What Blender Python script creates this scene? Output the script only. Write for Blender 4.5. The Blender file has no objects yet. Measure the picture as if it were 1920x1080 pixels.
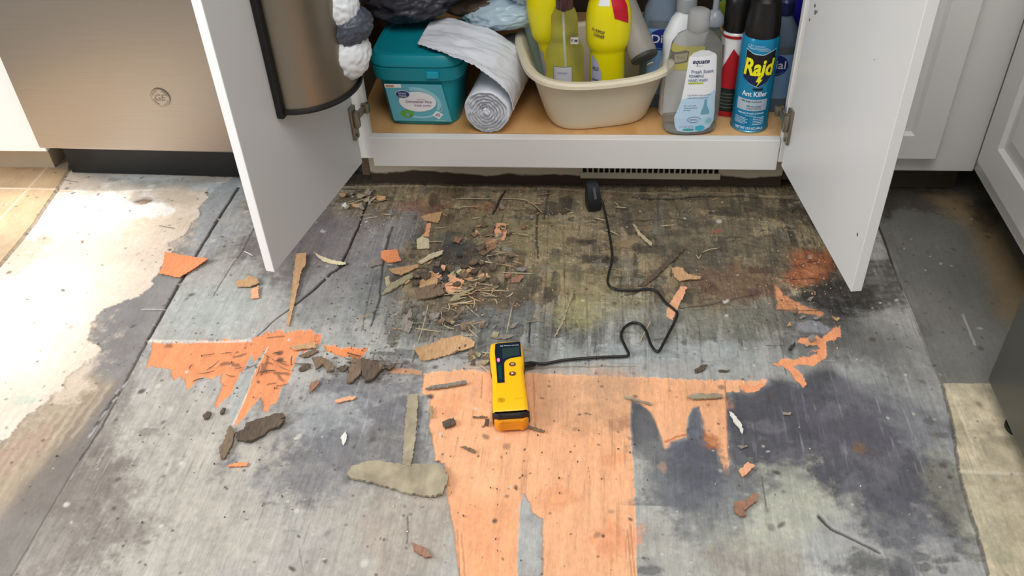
import bpy, bmesh, math, random
import numpy as np
from mathutils import Vector, Matrix, noise
PI = math.pi
SC = bpy.context.scene
COL = SC.collection

# ------------------------------------------------------------------ camera, world, lights, exposure
CAM = np.array([0.05264217, -1.47931951, 1.01142384])
RW = np.array([[0.99543322, 0.08589515, -0.04165], [-0.02281412, 0.63772395, 0.76992706], [0.09269421, -0.76546077, 0.63677123]])
F = 1671.558
cd = bpy.data.cameras.new('camera'); cam = bpy.data.objects.new('camera', cd); COL.objects.link(cam)
cd.sensor_width = 36; cd.lens = 36 * F / 1920; cd.clip_start = 0.02
m4 = Matrix(RW.T.tolist()).to_4x4(); m4.translation = Vector(CAM.tolist()); cam.matrix_world = m4
SC.camera = cam
SC.view_settings.view_transform = 'Standard'; SC.view_settings.look = 'None'
SC.view_settings.exposure = 0.0; SC.view_settings.gamma = 1.0; SC.view_settings.use_curve_mapping = False

W = bpy.data.worlds.new('world'); SC.world = W; W.use_nodes = True
nt = W.node_tree; bg = nt.nodes['Background']
tc = nt.nodes.new('ShaderNodeTexCoord'); sp = nt.nodes.new('ShaderNodeSeparateXYZ'); cr = nt.nodes.new('ShaderNodeValToRGB')
nt.links.new(tc.outputs['Generated'], sp.inputs[0]); nt.links.new(sp.outputs['Z'], cr.inputs[0]); nt.links.new(cr.outputs[0], bg.inputs[0])
cr.color_ramp.elements[0].position = 0.0; cr.color_ramp.elements[0].color = (0.30, 0.27, 0.24, 1)
cr.color_ramp.elements[1].position = 0.6; cr.color_ramp.elements[1].color = (0.93, 0.96, 1.0, 1)
bg.inputs[1].default_value = 0.62

def area(name, loc, target, size, energy, col=(1, 1, 1), sy=None):
    l = bpy.data.lights.new(name, 'AREA'); l.shape = 'RECTANGLE'; l.size = size; l.size_y = sy or size; l.energy = energy; l.color = col
    o = bpy.data.objects.new(name, l); COL.objects.link(o); o.location = loc
    o.rotation_euler = (Vector(target) - Vector(loc)).to_track_quat('-Z', 'Y').to_euler(); return o
area('overhead_fill', (0.1, -1.5, 2.5), (0, -0.5, 0), 1.3, 34, (1, 0.97, 0.93))  # added fill from above, no such lamp in view
area('window_light', (-2.15, -1.1, 1.35), (0.3, -0.2, 0.1), 1.2, 58, (0.95, 0.98, 1.0), 1.1)
sl = bpy.data.lights.new('sun', 'SUN'); sl.energy = 4.6; sl.angle = math.radians(3.5); sl.color = (1, 0.97, 0.92)
so = bpy.data.objects.new('sun', sl); COL.objects.link(so)
so.rotation_euler = Vector((1.0, 0.06, -1.0)).to_track_quat('-Z', 'Y').to_euler()

# ------------------------------------------------------------------ helpers
def ray(px, py):
    return RW.T @ np.array([px - 960.0, 540.0 - py, -F])
def at(px, py, z=0.0, ax=2):
    r = ray(px, py); k = (z - CAM[ax]) / r[ax]; p = CAM + k * r
    return Vector(p.tolist())
def S(r, g, b):
    return tuple(((c / 255) / 12.92 if c / 255 <= 0.04045 else ((c / 255 + 0.055) / 1.055) ** 2.4) for c in (r, g, b))
MATS = {}
def mat(name, col, rough=0.5, metal=0.0, var=0.06, scale=30.0, bump=0.0, trans=0.0, emit=None, alpha=None, ior=1.45, stretch=(1, 1, 1), coat=0.0, aniso=0.0, sss=0.0):
    if name in MATS: return MATS[name]
    m = bpy.data.materials.new(name); m.use_nodes = True; n = m.node_tree; b = n.nodes['Principled BSDF']
    t = n.nodes.new('ShaderNodeTexCoord'); mp = n.nodes.new('ShaderNodeMapping'); mp.inputs['Scale'].default_value = stretch
    nz = n.nodes.new('ShaderNodeTexNoise'); nz.inputs['Scale'].default_value = scale; nz.inputs['Detail'].default_value = 4
    n.links.new(t.outputs['Object'], mp.inputs[0]); n.links.new(mp.outputs[0], nz.inputs['Vector'])
    mx = n.nodes.new('ShaderNodeMix'); mx.data_type = 'RGBA'
    mx.inputs['A'].default_value = tuple(max(0, c * (1 - var)) for c in col) + (1,)
    mx.inputs['B'].default_value = tuple(min(1, c * (1 + var)) for c in col) + (1,)
    n.links.new(nz.outputs['Fac'], mx.inputs['Factor']); n.links.new(mx.outputs['Result'], b.inputs['Base Color'])
    b.inputs['Roughness'].default_value = rough; b.inputs['Metallic'].default_value = metal; b.inputs['IOR'].default_value = ior
    b.inputs['Transmission Weight'].default_value = trans; b.inputs['Coat Weight'].default_value = coat; b.inputs['Anisotropic'].default_value = aniso
    if sss: b.inputs['Subsurface Weight'].default_value = sss; b.inputs['Subsurface Radius'].default_value = (0.01, 0.01, 0.01)
    if alpha is not None: b.inputs['Alpha'].default_value = alpha
    if emit: b.inputs['Emission Color'].default_value = tuple(emit[:3]) + (1,); b.inputs['Emission Strength'].default_value = emit[3]
    if bump:
        bp = n.nodes.new('ShaderNodeBump'); bp.inputs['Strength'].default_value = bump; bp.inputs['Distance'].default_value = 0.002
        n.links.new(nz.outputs['Fac'], bp.inputs['Height']); n.links.new(bp.outputs[0], b.inputs['Normal'])
    MATS[name] = m; return m

def tag(o, label=None, cat=None, group=None, kind=None):
    if label: o['label'] = label
    if cat: o['category'] = cat
    if group: o['group'] = group
    if kind: o['kind'] = kind
    return o
def thing(name, label, cat, loc=(0, 0, 0), rz=0.0, group=None):
    o = bpy.data.objects.new(name, None); COL.objects.link(o); o.location = loc; o.rotation_euler = (0, 0, rz); o.empty_display_size = 0.02
    return tag(o, label, cat, group)
def link(name, me, mats, parent=None, smooth=False, loc=None):
    if not isinstance(mats, (list, tuple)): mats = [mats]
    for m in mats: me.materials.append(m)
    if smooth:
        me.polygons.foreach_set('use_smooth', [True] * len(me.polygons))
        if smooth == 'auto': me.set_sharp_from_angle(angle=math.radians(35))
    o = bpy.data.objects.new(name, me); COL.objects.link(o)
    if parent: o.parent = parent
    if loc is not None: o.location = loc
    return o
def obj(name, bm, mats, parent=None, smooth=False, loc=None):
    bmesh.ops.recalc_face_normals(bm, faces=bm.faces[:])
    me = bpy.data.meshes.new(name); bm.to_mesh(me); bm.free()
    return link(name, me, mats, parent, smooth, loc)
def box(bm, c, s, bev=0.0, rot=None, seg=2, mi=0):
    r = bmesh.ops.create_cube(bm, size=1.0); vs = r['verts']
    bmesh.ops.scale(bm, vec=s, verts=vs)
    fs = list({f for v in vs for f in v.link_faces})
    if bev:
        es = list({e for v in vs for e in v.link_edges})
        q = bmesh.ops.bevel(bm, geom=es, offset=bev, segments=seg, affect='EDGES', profile=0.5)
        vs = list({v for f in q['faces'] for v in f.verts} | {v for v in vs if v.is_valid})
        fs = list({f for v in vs for f in v.link_faces})
    for f in fs: f.material_index = mi
    if rot is not None: bmesh.ops.transform(bm, matrix=rot, verts=vs)
    bmesh.ops.translate(bm, vec=c, verts=vs)
    return vs
def loft(bm, rings, cap0=True, cap1=True, mi=0, closed=True):
    R = [[bm.verts.new(p) for p in r] for r in rings]
    n = len(R[0])
    for a, b in zip(R[:-1], R[1:]):
        for i in range(n if closed else n - 1):
            j = (i + 1) % n
            f = bm.faces.new((a[i], a[j], b[j], b[i])); f.material_index = mi
    if cap0: bm.faces.new(R[0][::-1]).material_index = mi
    if cap1: bm.faces.new(R[-1]).material_index = mi
    return R
def sring(hx, hy, z, n=2.0, k=48, cx=0, cy=0):
    out = []
    for i in range(k):
        a = 2 * PI * i / k; c, s = math.cos(a), math.sin(a)
        out.append((cx + hx * math.copysign(abs(c) ** (2 / n), c), cy + hy * math.copysign(abs(s) ** (2 / n), s), z))
    return out
def lathe(bm, prof, k=40, c=(0, 0), mi=0, caps=(True, True)):
    return loft(bm, [sring(r, r, z, 2, k, c[0], c[1]) for r, z in prof], caps[0], caps[1], mi)
def tube(bm, pts, rad, k=10, caps=True, mi=0):
    pts = [Vector(p) for p in pts]; rings = []; up = Vector((0, 0, 1))
    for i, p in enumerate(pts):
        d = (pts[min(i + 1, len(pts) - 1)] - pts[max(i - 1, 0)]).normalized()
        if abs(d.dot(up)) > 0.95: up = Vector((1, 0, 0))
        a = d.cross(up).normalized(); b = a.cross(d).normalized(); up = b
        r = rad[i] if isinstance(rad, (list, tuple)) else rad
        rings.append([p + (a * math.cos(2 * PI * j / k) + b * math.sin(2 * PI * j / k)) * r for j in range(k)])
    loft(bm, rings, caps, caps, mi)
def spline(pts, sub=6):
    P = [Vector(p) for p in pts]; out = []
    for i in range(len(P) - 1):
        a, b, c, d = P[max(i - 1, 0)], P[i], P[i + 1], P[min(i + 2, len(P) - 1)]
        for k in range(sub):
            t = k / sub
            out.append(0.5 * ((2 * b) + (c - a) * t + (2 * a - 5 * b + 4 * c - d) * t * t + (3 * b - a - 3 * c + d) * t ** 3))
    out.append(P[-1]); return out

# flat artwork (labels): pieces are 2D, then mapped on a surface
class Art:
    def __init__(s): s.bm = bmesh.new(); s.mats = []
    def mi(s, m):
        if m not in s.mats: s.mats.append(m)
        return s.mats.index(m)
    def poly(s, pts, m, lay=0):
        vs = [s.bm.verts.new((x, y, lay)) for x, y in pts]; f = s.bm.faces.new(vs); f.material_index = s.mi(m); return s
    def ell(s, cx, cy, rx, ry, m, lay=0, k=40, rot=0):
        return s.poly([(cx + rx * math.cos(a) * math.cos(rot) - ry * math.sin(a) * math.sin(rot), cy + rx * math.cos(a) * math.sin(rot) + ry * math.sin(a) * math.cos(rot)) for a in [2 * PI * i / k for i in range(k)]], m, lay)
    def rect(s, x0, y0, x1, y1, m, lay=0): return s.poly([(x0, y0), (x1, y0), (x1, y1), (x0, y1)], m, lay)
    def ring(s, cx, cy, rx, ry, w, m, lay=0, a0=0, a1=2 * PI, k=40):
        A = [a0 + (a1 - a0) * i / k for i in range(k + 1)]; mi = s.mi(m)
        o = [s.bm.verts.new((cx + rx * math.cos(a), cy + ry * math.sin(a), lay)) for a in A]
        n = [s.bm.verts.new((cx + (rx - w) * math.cos(a), cy + (ry - w) * math.sin(a), lay)) for a in A]
        for i in range(k): s.bm.faces.new((o[i], o[i + 1], n[i + 1], n[i])).material_index = mi
        return s
    def text(s, body, cx, cy, h, m, lay=1, width=None, bold=0.0, shear=0.0, rot=0.0):
        cu = bpy.data.curves.new('lettering', 'FONT'); cu.body = body; cu.align_x = 'CENTER'; cu.align_y = 'CENTER'; cu.size = 1.0; cu.offset = bold; cu.shear = shear; cu.resolution_u = 3
        t = bpy.data.objects.new('lettering', cu); COL.objects.link(t)
        dg = bpy.context.evaluated_depsgraph_get(); me = bpy.data.meshes.new_from_object(t.evaluated_get(dg))
        bpy.data.objects.remove(t); bpy.data.curves.remove(cu)
        n = len(me.vertices)
        if n:
            co = np.empty(n * 3); me.vertices.foreach_get('co', co); co = co.reshape(-1, 3)
            lo, hi = co[:, :2].min(0), co[:, :2].max(0); mid = (lo + hi) / 2
            ky = h / 0.72; kx = ky if width is None else width / max(1e-6, hi[0] - lo[0])
            x = (co[:, 0] - mid[0]) * kx; y = (co[:, 1] - mid[1]) * ky
            X = cx + x * math.cos(rot) - y * math.sin(rot); Y = cy + x * math.sin(rot) + y * math.cos(rot)
            vs = [s.bm.verts.new((X[i], Y[i], lay)) for i in range(n)]; mi = s.mi(m)
            for p in me.polygons:
                try: s.bm.faces.new([vs[i] for i in p.vertices]).material_index = mi
                except ValueError: pass
        bpy.data.meshes.remove(me); return s
    def build(s, name, fn, parent, step=0.004, off=0.0003, smooth=False):
        bm = s.bm
        bmesh.ops.triangulate(bm, faces=bm.faces[:])
        xs = [v.co.x for v in bm.verts]; ys = [v.co.y for v in bm.verts]
        if step:
            for ax, lo, hi in ((0, min(xs), max(xs)), (1, min(ys), max(ys))):
                c = lo + step
                while c < hi:
                    no = [0, 0, 0]; no[ax] = 1; co = [0, 0, 0]; co[ax] = c
                    bmesh.ops.bisect_plane(bm, geom=bm.verts[:] + bm.edges[:] + bm.faces[:], plane_co=co, plane_no=no)
                    c += step
        for v in bm.verts:
            v.co = Vector(fn(v.co.x, v.co.y, off * (1 + v.co.z)))
        me = bpy.data.meshes.new(name); bm.to_mesh(me); bm.free()
        return link(name, me, s.mats, parent, smooth)
def ink(n, *c, rough=0.45): return mat('ink_' + n, S(*c), rough, var=0.03)

# ------------------------------------------------------------------ floor
rng = np.random.default_rng(7)
def _vn(X, Y, fx, fy, seed):
    r = np.random.default_rng(seed); T = r.random((257, 257)).astype(np.float32)
    x = X * fx + 31.7; y = Y * fy + 17.3
    xi = np.floor(x).astype(int); yi = np.floor(y).astype(int); a = x - xi; b = y - yi
    a = a * a * (3 - 2 * a); b = b * b * (3 - 2 * b); xi %= 256; yi %= 256
    return (T[yi, xi] * (1 - a) + T[yi, xi + 1] * a) * (1 - b) + (T[yi + 1, xi] * (1 - a) + T[yi + 1, xi + 1] * a) * b
def fbm(X, Y, fx, fy, seed, o=4, g=0.55):
    v = 0; w = 1; t = 0
    for i in range(o):
        v = v + w * _vn(X, Y, fx * 2 ** i, fy * 2 ** i, seed + i * 13); t += w; w *= g
    return v / t
STEP = 0.0013
gx = np.concatenate([np.linspace(-2.6, -1.47, 12), np.arange(-1.45, -0.76, 0.002), np.arange(-0.76, 0.62, STEP), np.arange(0.62, 0.95, 0.0018), np.linspace(0.97, 2.0, 10)])
gy = np.concatenate([np.linspace(-3.2, -1.24, 12), np.arange(-1.22, -0.952, 0.004), np.arange(-0.95, 0.165, STEP), np.linspace(0.18, 0.75, 6)])
GX, GY = np.meshgrid(gx, gy)
C3 = np.zeros(GX.shape + (3,)); H = np.zeros(GX.shape); RO = np.full(GX.shape, 0.62)
def lp(pts): return np.array([at(x, y, 0)[:2] for x, y in pts])
def window(P, mg):
    x0, y0 = P.min(0) - mg; x1, y1 = P.max(0) + mg
    i0, i1 = np.searchsorted(gy, [y0, y1]); j0, j1 = np.searchsorted(gx, [x0, x1])
    return slice(max(i0 - 1, 0), i1 + 1), slice(max(j0 - 1, 0), j1 + 1)
def mask(P, feather, wx, wy, fx, fy, seed):
    sl_ = window(P, feather + max(wx, wy) + 0.004); X = GX[sl_]; Y = GY[sl_]
    if X.size == 0: return sl_, X
    X = X + (fbm(X, Y, fx, fy, seed, 4, 0.6) - 0.5) * 2 * wx; Y = Y + (fbm(GX[sl_], GY[sl_], fx, fy, seed + 5, 4, 0.6) - 0.5) * 2 * wy
    ins = np.zeros(X.shape, bool); dist = np.full(X.shape, 9.0); n = len(P)
    for i in range(n):
        x1, y1 = P[i]; x2, y2 = P[(i + 1) % n]
        cnd = (y1 > Y) != (y2 > Y)
        if y1 != y2: ins ^= cnd & (X < (x2 - x1) * (Y - y1) / (y2 - y1) + x1)
        if feather:
            dx, dy = x2 - x1, y2 - y1; t = np.clip(((X - x1) * dx + (Y - y1) * dy) / (dx * dx + dy * dy + 1e-12), 0, 1)
            dist = np.minimum(dist, np.hypot(X - x1 - t * dx, Y - y1 - t * dy))
    if not feather: return sl_, ins.astype(float)
    a = np.clip(0.5 + np.where(ins, dist, -dist) / feather * 0.5, 0, 1)
    return sl_, a * a * (3 - 2 * a)
def paint(pts, col, al=1.0, feather=0.0, w=(0.0, 0.0), f=(25, 25), seed=1, tex=None, h=None, rough=None, world=False):
    P = np.array(pts, float) if world else lp(pts)
    sl_, m = mask(P, feather, w[0], w[1], f[0], f[1], seed)
    if m.size == 0: return
    col = np.array(S(*col)) if not isinstance(col, np.ndarray) else col
    c = np.broadcast_to(col, C3[sl_].shape)
    if tex is not None:
        amp, fx, fy = tex; c = c * (1 + amp * 2 * (fbm(GX[sl_], GY[sl_], fx, fy, seed + 50, 4, 0.65)[..., None] - 0.5))
    mm = (m * al)[..., None]; C3[sl_] = C3[sl_] * (1 - mm) + c * mm
    if h is not None: H[sl_] = H[sl_] * (1 - m) + h * m
    if rough is not None: RO[sl_] = RO[sl_] * (1 - m) + rough * m
def blob(px, py, rx, ry, col, al=0.8, rot=0.0, warp=0.5, seed=1, f=14):
    """soft stain; radii in centimetres on the floor, rot in degrees"""
    c = at(px, py, 0); rx /= 100; ry /= 100; R_ = max(rx, ry) * 1.9
    sl_ = window(np.array([[c.x - R_, c.y - R_], [c.x + R_, c.y + R_]]), 0); X = GX[sl_] - c.x; Y = GY[sl_] - c.y
    if X.size == 0: return
    a = math.radians(rot); U = (X * math.cos(a) + Y * math.sin(a)) / rx; V = (-X * math.sin(a) + Y * math.cos(a)) / ry
    nn = fbm(GX[sl_], GY[sl_], f, f, seed, 6, 0.72); fine = fbm(GX[sl_], GY[sl_], 55, 70, seed + 7, 5, 0.75)
    d = np.hypot(U, V) + (nn - 0.5) * 2 * warp * 2.2 + (fine - .5) * 1.0 * min(1, warp * 2)
    m = np.clip(1.3 - d, 0, 1) * 1.25; m = np.clip(m * m * (3 - 2 * m), 0, 1) * al
    C3[sl_] = C3[sl_] * (1 - m[..., None]) + np.array(S(*col)) * m[..., None]
def line(pts, wd, col, al=1.0, depth=0.0, seed=3, wob=0.0015, world=False):
    P = np.array(pts, float) if world else lp(pts)
    w0, w1 = wd if isinstance(wd, tuple) else (wd, wd)
    sl_ = window(P, max(w0, w1) + wob + 0.004); X = GX[sl_].copy(); Y = GY[sl_].copy()
    if X.size == 0: return
    X += (fbm(GX[sl_], GY[sl_], 60, 60, seed, 3) - 0.5) * 2 * wob; Y += (fbm(GX[sl_], GY[sl_], 60, 60, seed + 9, 3) - 0.5) * 2 * wob
    best = np.full(X.shape, 9.0); n = len(P) - 1
    for i in range(n):
        x1, y1 = P[i]; x2, y2 = P[i + 1]; dx, dy = x2 - x1, y2 - y1
        t = np.clip(((X - x1) * dx + (Y - y1) * dy) / (dx * dx + dy * dy + 1e-12), 0, 1)
        ww = w0 + (w1 - w0) * (i + t) / n
        best = np.minimum(best, np.hypot(X - x1 - t * dx, Y - y1 - t * dy) / ww * 2)
    m = np.clip(1.5 - best, 0, 1) ** 1.0
    C3[sl_] = C3[sl_] * (1 - (m * al)[..., None]) + np.array(S(*col)) * (m * al)[..., None]
    H[sl_] -= depth * m

G1 = fbm(GX, GY, 3, 3, 11, 4); G2 = fbm(GX, GY, 130, 6, 21, 4, 0.7); G3 = fbm(GX, GY, 40, 40, 31, 4, 0.7); G4 = fbm(GX, GY, 9, 7, 71, 5, 0.6)
base = np.array(S(176, 171, 163)) * (1 - G1[..., None]) + np.array(S(158, 158, 156)) * G1[..., None]
C3[:] = base * (1 + 0.16 * (G2 - 0.5) + 0.14 * (G3 - 0.5) + 0.25 * (G4 - 0.5))[..., None]
H[:] = (G2 - 0.5) * 0.0006 + (G3 - 0.5) * 0.0006

# --- broad tones of the plywood
blob(200, 980, 22, 24, (176, 167, 155), .6, seed=2)
blob(500, 960, 26, 22, (170, 163, 152), .5, seed=3)
blob(380, 590, 9, 7, (176, 180, 174), .7, seed=4)
blob(450, 560, 8, 6, (165, 170, 165), .6, seed=5)
blob(640, 560, 9, 10, (128, 130, 128), .75, seed=6)
blob(560, 440, 10, 12, (112, 104, 104), .85, seed=7)
blob(600, 400, 9, 8, (112, 106, 104), .85, seed=8)
blob(560, 470, 8, 6, (108, 100, 100), .8, seed=208); blob(640, 440, 8, 10, (112, 104, 106), .8, seed=209); blob(600, 530, 7, 5, (126, 122, 122), .7, seed=210)
blob(560, 490, 4, 3, (140, 132, 124), .5, seed=9)
blob(400, 460, 4, 7, (128, 122, 116), .7, seed=10)
blob(450, 380, 3, 5, (120, 108, 92), .7, seed=12)
blob(430, 400, 3, 3, (165, 140, 105), .5, seed=13)
blob(700, 760, 15, 8, (150, 150, 150), .6, seed=14)
blob(640, 830, 13, 9, (100, 99, 103), .85, rot=10, seed=15, f=22)
blob(600, 800, 8, 4, (112, 112, 116), .6, seed=16, f=30)
blob(690, 730, 7, 5, (112, 110, 114), .7, seed=17, f=30)
blob(740, 850, 6, 7, (112, 110, 110), .7, seed=18, f=30)
blob(620, 770, 6, 4, (170, 172, 172), .55, seed=19, f=30)
blob(730, 690, 6, 3, (110, 104, 102), .7, seed=20, f=30)
blob(560, 890, 9, 3, (135, 132, 132), .55, seed=21)
blob(520, 740, 4, 3, (120, 112, 114), .5, seed=22, f=30)
blob(740, 975, 9, 12, (163, 156, 145), .6, seed=23)
blob(760, 1010, 6, 8, (172, 152, 134), .35, seed=24)
blob(1230, 960, 8, 12, (128, 128, 127), .55, seed=25)
blob(1215, 900, 3, 8, (172, 170, 162), .6, seed=26)
blob(1240, 1040, 7, 5, (132, 128, 122), .5, seed=27)
blob(1380, 1010, 13, 9, (174, 172, 162), .8, seed=28)
blob(1470, 960, 10, 10, (176, 176, 160), .85, seed=29)
blob(1560, 1020, 14, 7, (180, 180, 172), .8, seed=30)
blob(1390, 1045, 6, 3, (140, 128, 116), .6, seed=31)
blob(1320, 920, 3, 2, (150, 138, 130), .4, seed=32)
blob(1450, 905, 4, 5, (160, 162, 148), .8, seed=33)

# --- rotten area
DZ = [(636, 335), (1510, 335), (1580, 450), (1630, 560), (1580, 610), (1500, 640), (1330, 650), (1180, 650), (1080, 680), (985, 690), (900, 660), (800, 650), (740, 640), (700, 600), (725, 500), (715, 430), (640, 390)]
sl_, mz = mask(lp(DZ), 0.05, 0.02, 0.02, 12, 12, 41)
X, Y = GX[sl_], GY[sl_]
q = fbm(X, Y, 14, 10, 61, 5, 0.6); q2 = fbm(X, Y, 26, 120, 62, 4, 0.7); q3 = fbm(X, Y, 140, 18, 63, 4, 0.75); q4 = fbm(X, Y, 5, 4, 64, 4); q5 = fbm(X, Y, 60, 60, 65, 5, 0.75)
lv = np.floor(q * 9 + q5 * 1.6)
tone = ((lv * 0.618) % 1.0)
ca = np.array(S(152, 138, 108)); cb = np.array(S(122, 106, 84)); cc = np.array(S(122, 124, 122)); dk = np.array(S(84, 77, 68))
k4 = np.clip((q4 - 0.35) * 3.3, 0, 1)[..., None]
cz = cb * (1 - k4) + ca * k4
grey = np.clip((-(Y + 0.28)) / 0.13 + (q4 - .5) * 2, 0, 1)[..., None]
cz = cz * (1 - grey) + np.array(S(142, 143, 139)) * grey
cz = cz * (0.86 + 0.26 * tone[..., None]) * (1 + 0.75 * (q3 - 0.5) + 0.45 * (q2 - 0.5) + 0.8 * (q5 - .5))[..., None]
pit = np.clip((fbm(X, Y, 32, 40, 81, 4, .7) - 0.62) * 14, 0, 1)[..., None] * (1 - grey * .6)
cz = cz * (1 - pit * .6) + dk * pit * .6
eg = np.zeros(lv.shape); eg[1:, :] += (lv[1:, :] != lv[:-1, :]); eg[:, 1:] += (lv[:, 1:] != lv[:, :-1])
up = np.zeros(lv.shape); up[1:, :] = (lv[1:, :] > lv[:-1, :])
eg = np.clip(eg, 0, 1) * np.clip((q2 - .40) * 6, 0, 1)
cz = cz * (1 - .55 * (eg * (1 - up))[..., None]) * (1 + .35 * (eg * up)[..., None])  # step edges: shade on one side, highlight on the other, put into the colour
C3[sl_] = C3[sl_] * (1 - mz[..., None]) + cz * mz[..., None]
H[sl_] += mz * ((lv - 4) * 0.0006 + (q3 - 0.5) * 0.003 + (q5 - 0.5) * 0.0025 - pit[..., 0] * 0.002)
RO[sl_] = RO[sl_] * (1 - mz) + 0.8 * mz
FL = np.random.default_rng(99)
palette = [(104, 90, 70), (84, 76, 64), (142, 124, 92), (118, 110, 96), (64, 57, 50), (156, 134, 98), (116, 98, 74), (126, 122, 108)]
for i in range(520):
    px_, py_ = FL.uniform(650, 1560), 352 + 310 * FL.random() ** 1.1
    if px_ < 720 and py_ > 420: continue
    c_ = at(px_, py_, 0); L_ = FL.uniform(.006, .045); W_ = FL.uniform(.003, .016)
    if FL.random() < .35: L_, W_ = W_, L_
    n_ = 8; P_ = []
    for k_ in range(n_):
        a_ = 2 * PI * k_ / n_ + FL.uniform(-.25, .25); rr_ = FL.uniform(.7, 1.15)
        P_.append((c_.x + W_ * rr_ * math.copysign(abs(math.cos(a_)) ** .6, math.cos(a_)), c_.y + L_ * rr_ * math.copysign(abs(math.sin(a_)) ** .6, math.sin(a_))))
    cc_ = palette[int(FL.integers(0, 8))]; gk = np.clip((py_ - 560) / 90, 0, 1); cc_ = tuple(v * (1 - gk) + g * gk for v, g in zip(cc_, (132, 136, 134)))
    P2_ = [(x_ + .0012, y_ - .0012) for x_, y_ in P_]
    if FL.random() < .6: paint(P2_, (44, 38, 33), .55, .0012, (.002, .003), (120, 60), 5000 + i, world=True)  # offset dark copy paints a cast shadow beside the flake
    paint(P_, cc_, FL.uniform(.25, .6), .0008, (.002, .003), (120, 60), 5000 + i, (.35, 160, 22), world=True, h=None)
for i in range(420):
    px_, py_ = FL.uniform(640, 1600), 352 + 330 * FL.random(); c_ = at(px_, py_, 0); L_ = FL.uniform(.004, .03)
    if FL.random() < .7: e_ = (c_.x + FL.uniform(-.002, .002), c_.y + L_)
    else: e_ = (c_.x + L_, c_.y + FL.uniform(-.003, .003))
    dk_ = FL.random() < .68
    line([(c_.x, c_.y), e_], (FL.uniform(.0012, .003), .001), (40, 34, 30) if dk_ else (170, 158, 132), FL.uniform(.35, .85), .0012 if dk_ else -.0008, seed=6000 + i % 40, wob=.0012, world=True)
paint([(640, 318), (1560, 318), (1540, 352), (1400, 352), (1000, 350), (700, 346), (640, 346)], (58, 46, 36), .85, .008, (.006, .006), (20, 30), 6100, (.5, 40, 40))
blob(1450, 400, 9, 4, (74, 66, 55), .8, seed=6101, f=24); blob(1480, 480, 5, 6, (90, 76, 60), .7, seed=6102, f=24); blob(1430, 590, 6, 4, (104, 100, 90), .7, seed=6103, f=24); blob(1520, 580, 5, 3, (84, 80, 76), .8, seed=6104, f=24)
blob(660, 460, 8, 9, (116, 110, 110), .75, seed=201, f=20)
blob(745, 430, 4, 7, (122, 122, 124), .75, seed=202, f=20)
blob(700, 545, 6, 9, (124, 126, 126), .75, seed=203, f=20)
blob(900, 430, 9, 6, (132, 122, 92), .5, seed=91, f=24)
blob(1010, 440, 6, 6, (138, 128, 92), .5, seed=92, f=24)
blob(1090, 540, 6, 5, (156, 144, 106), .5, seed=93, f=24)
blob(1140, 580, 7, 4, (160, 152, 116), .5, seed=94, f=24)
blob(1080, 590, 4, 4, (150, 142, 92), .5, seed=95, f=24)
blob(1050, 500, 4, 4, (140, 130, 92), .45, seed=96, f=24)
blob(870, 480, 7, 4, (62, 57, 56), .85, seed=97, f=30)
blob(800, 520, 7, 3, (66, 60, 58), .7, seed=98, f=30)
blob(850, 450, 4, 3, (75, 78, 78), .7, seed=99, f=30)
blob(900, 560, 8, 4, (86, 74, 62), .7, seed=100, f=30)
blob(790, 390, 6, 2.5, (140, 92, 66), .5, seed=101, f=40)
blob(920, 388, 5, 1.5, (150, 102, 70), .6, seed=102, f=40)
blob(1340, 460, 12, 8, (84, 78, 66), .75, seed=103, f=20)
blob(1390, 530, 9, 5, (100, 72, 58), .75, seed=104, f=24)
blob(1200, 400, 10, 4, (90, 84, 72), .6, seed=105, f=24)
blob(1300, 380, 14, 3, (84, 76, 62), .6, seed=106, f=24)
blob(1345, 433, 1.4, 1, (150, 92, 76), .8, seed=107, f=60)
blob(1240, 600, 8, 4, (130, 132, 126), .55, seed=108, f=24)
blob(1350, 610, 10, 4, (118, 118, 106), .7, seed=109, f=24)
blob(1220, 660, 14, 2.6, (160, 166, 166), .65, seed=110, f=30)
blob(1380, 680, 8, 2.5, (158, 162, 160), .65, seed=111, f=30)
blob(1030, 670, 9, 2, (150, 152, 148), .5, seed=112, f=30)
blob(950, 600, 8, 4, (112, 118, 122), .6, seed=113, f=30)
blob(760, 600, 5, 4, (122, 122, 118), .6, seed=114, f=30)
blob(700, 500, 6, 8, (122, 122, 126), .65, seed=115, f=20)
blob(650, 640, 5, 2, (150, 154, 146), .6, seed=116, f=30)
# vertical ply strips in the rotten area
for i, (a, b) in enumerate([((1030, 350), (1020, 640)), ((1055, 380), (1062, 640)), ((1008, 350), (1000, 560)), ((1160, 380), (1170, 640)), ((1372, 350), (1378, 560)), ((1265, 350), (1275, 470)), ((820, 370), (790, 620)), ((960, 480), (950, 640)), ((870, 360), (850, 440)), ((1440, 400), (1452, 560)), ((1100, 520), (1104, 690)), ((1210, 470), (1212, 690)), ((1310, 600), (1318, 700)), ((1178, 600), (1182, 700))]):
    line([a, b], 0.0018, (74, 68, 60), .38, 0.0008, seed=120 + i, wob=0.0015)

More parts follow.
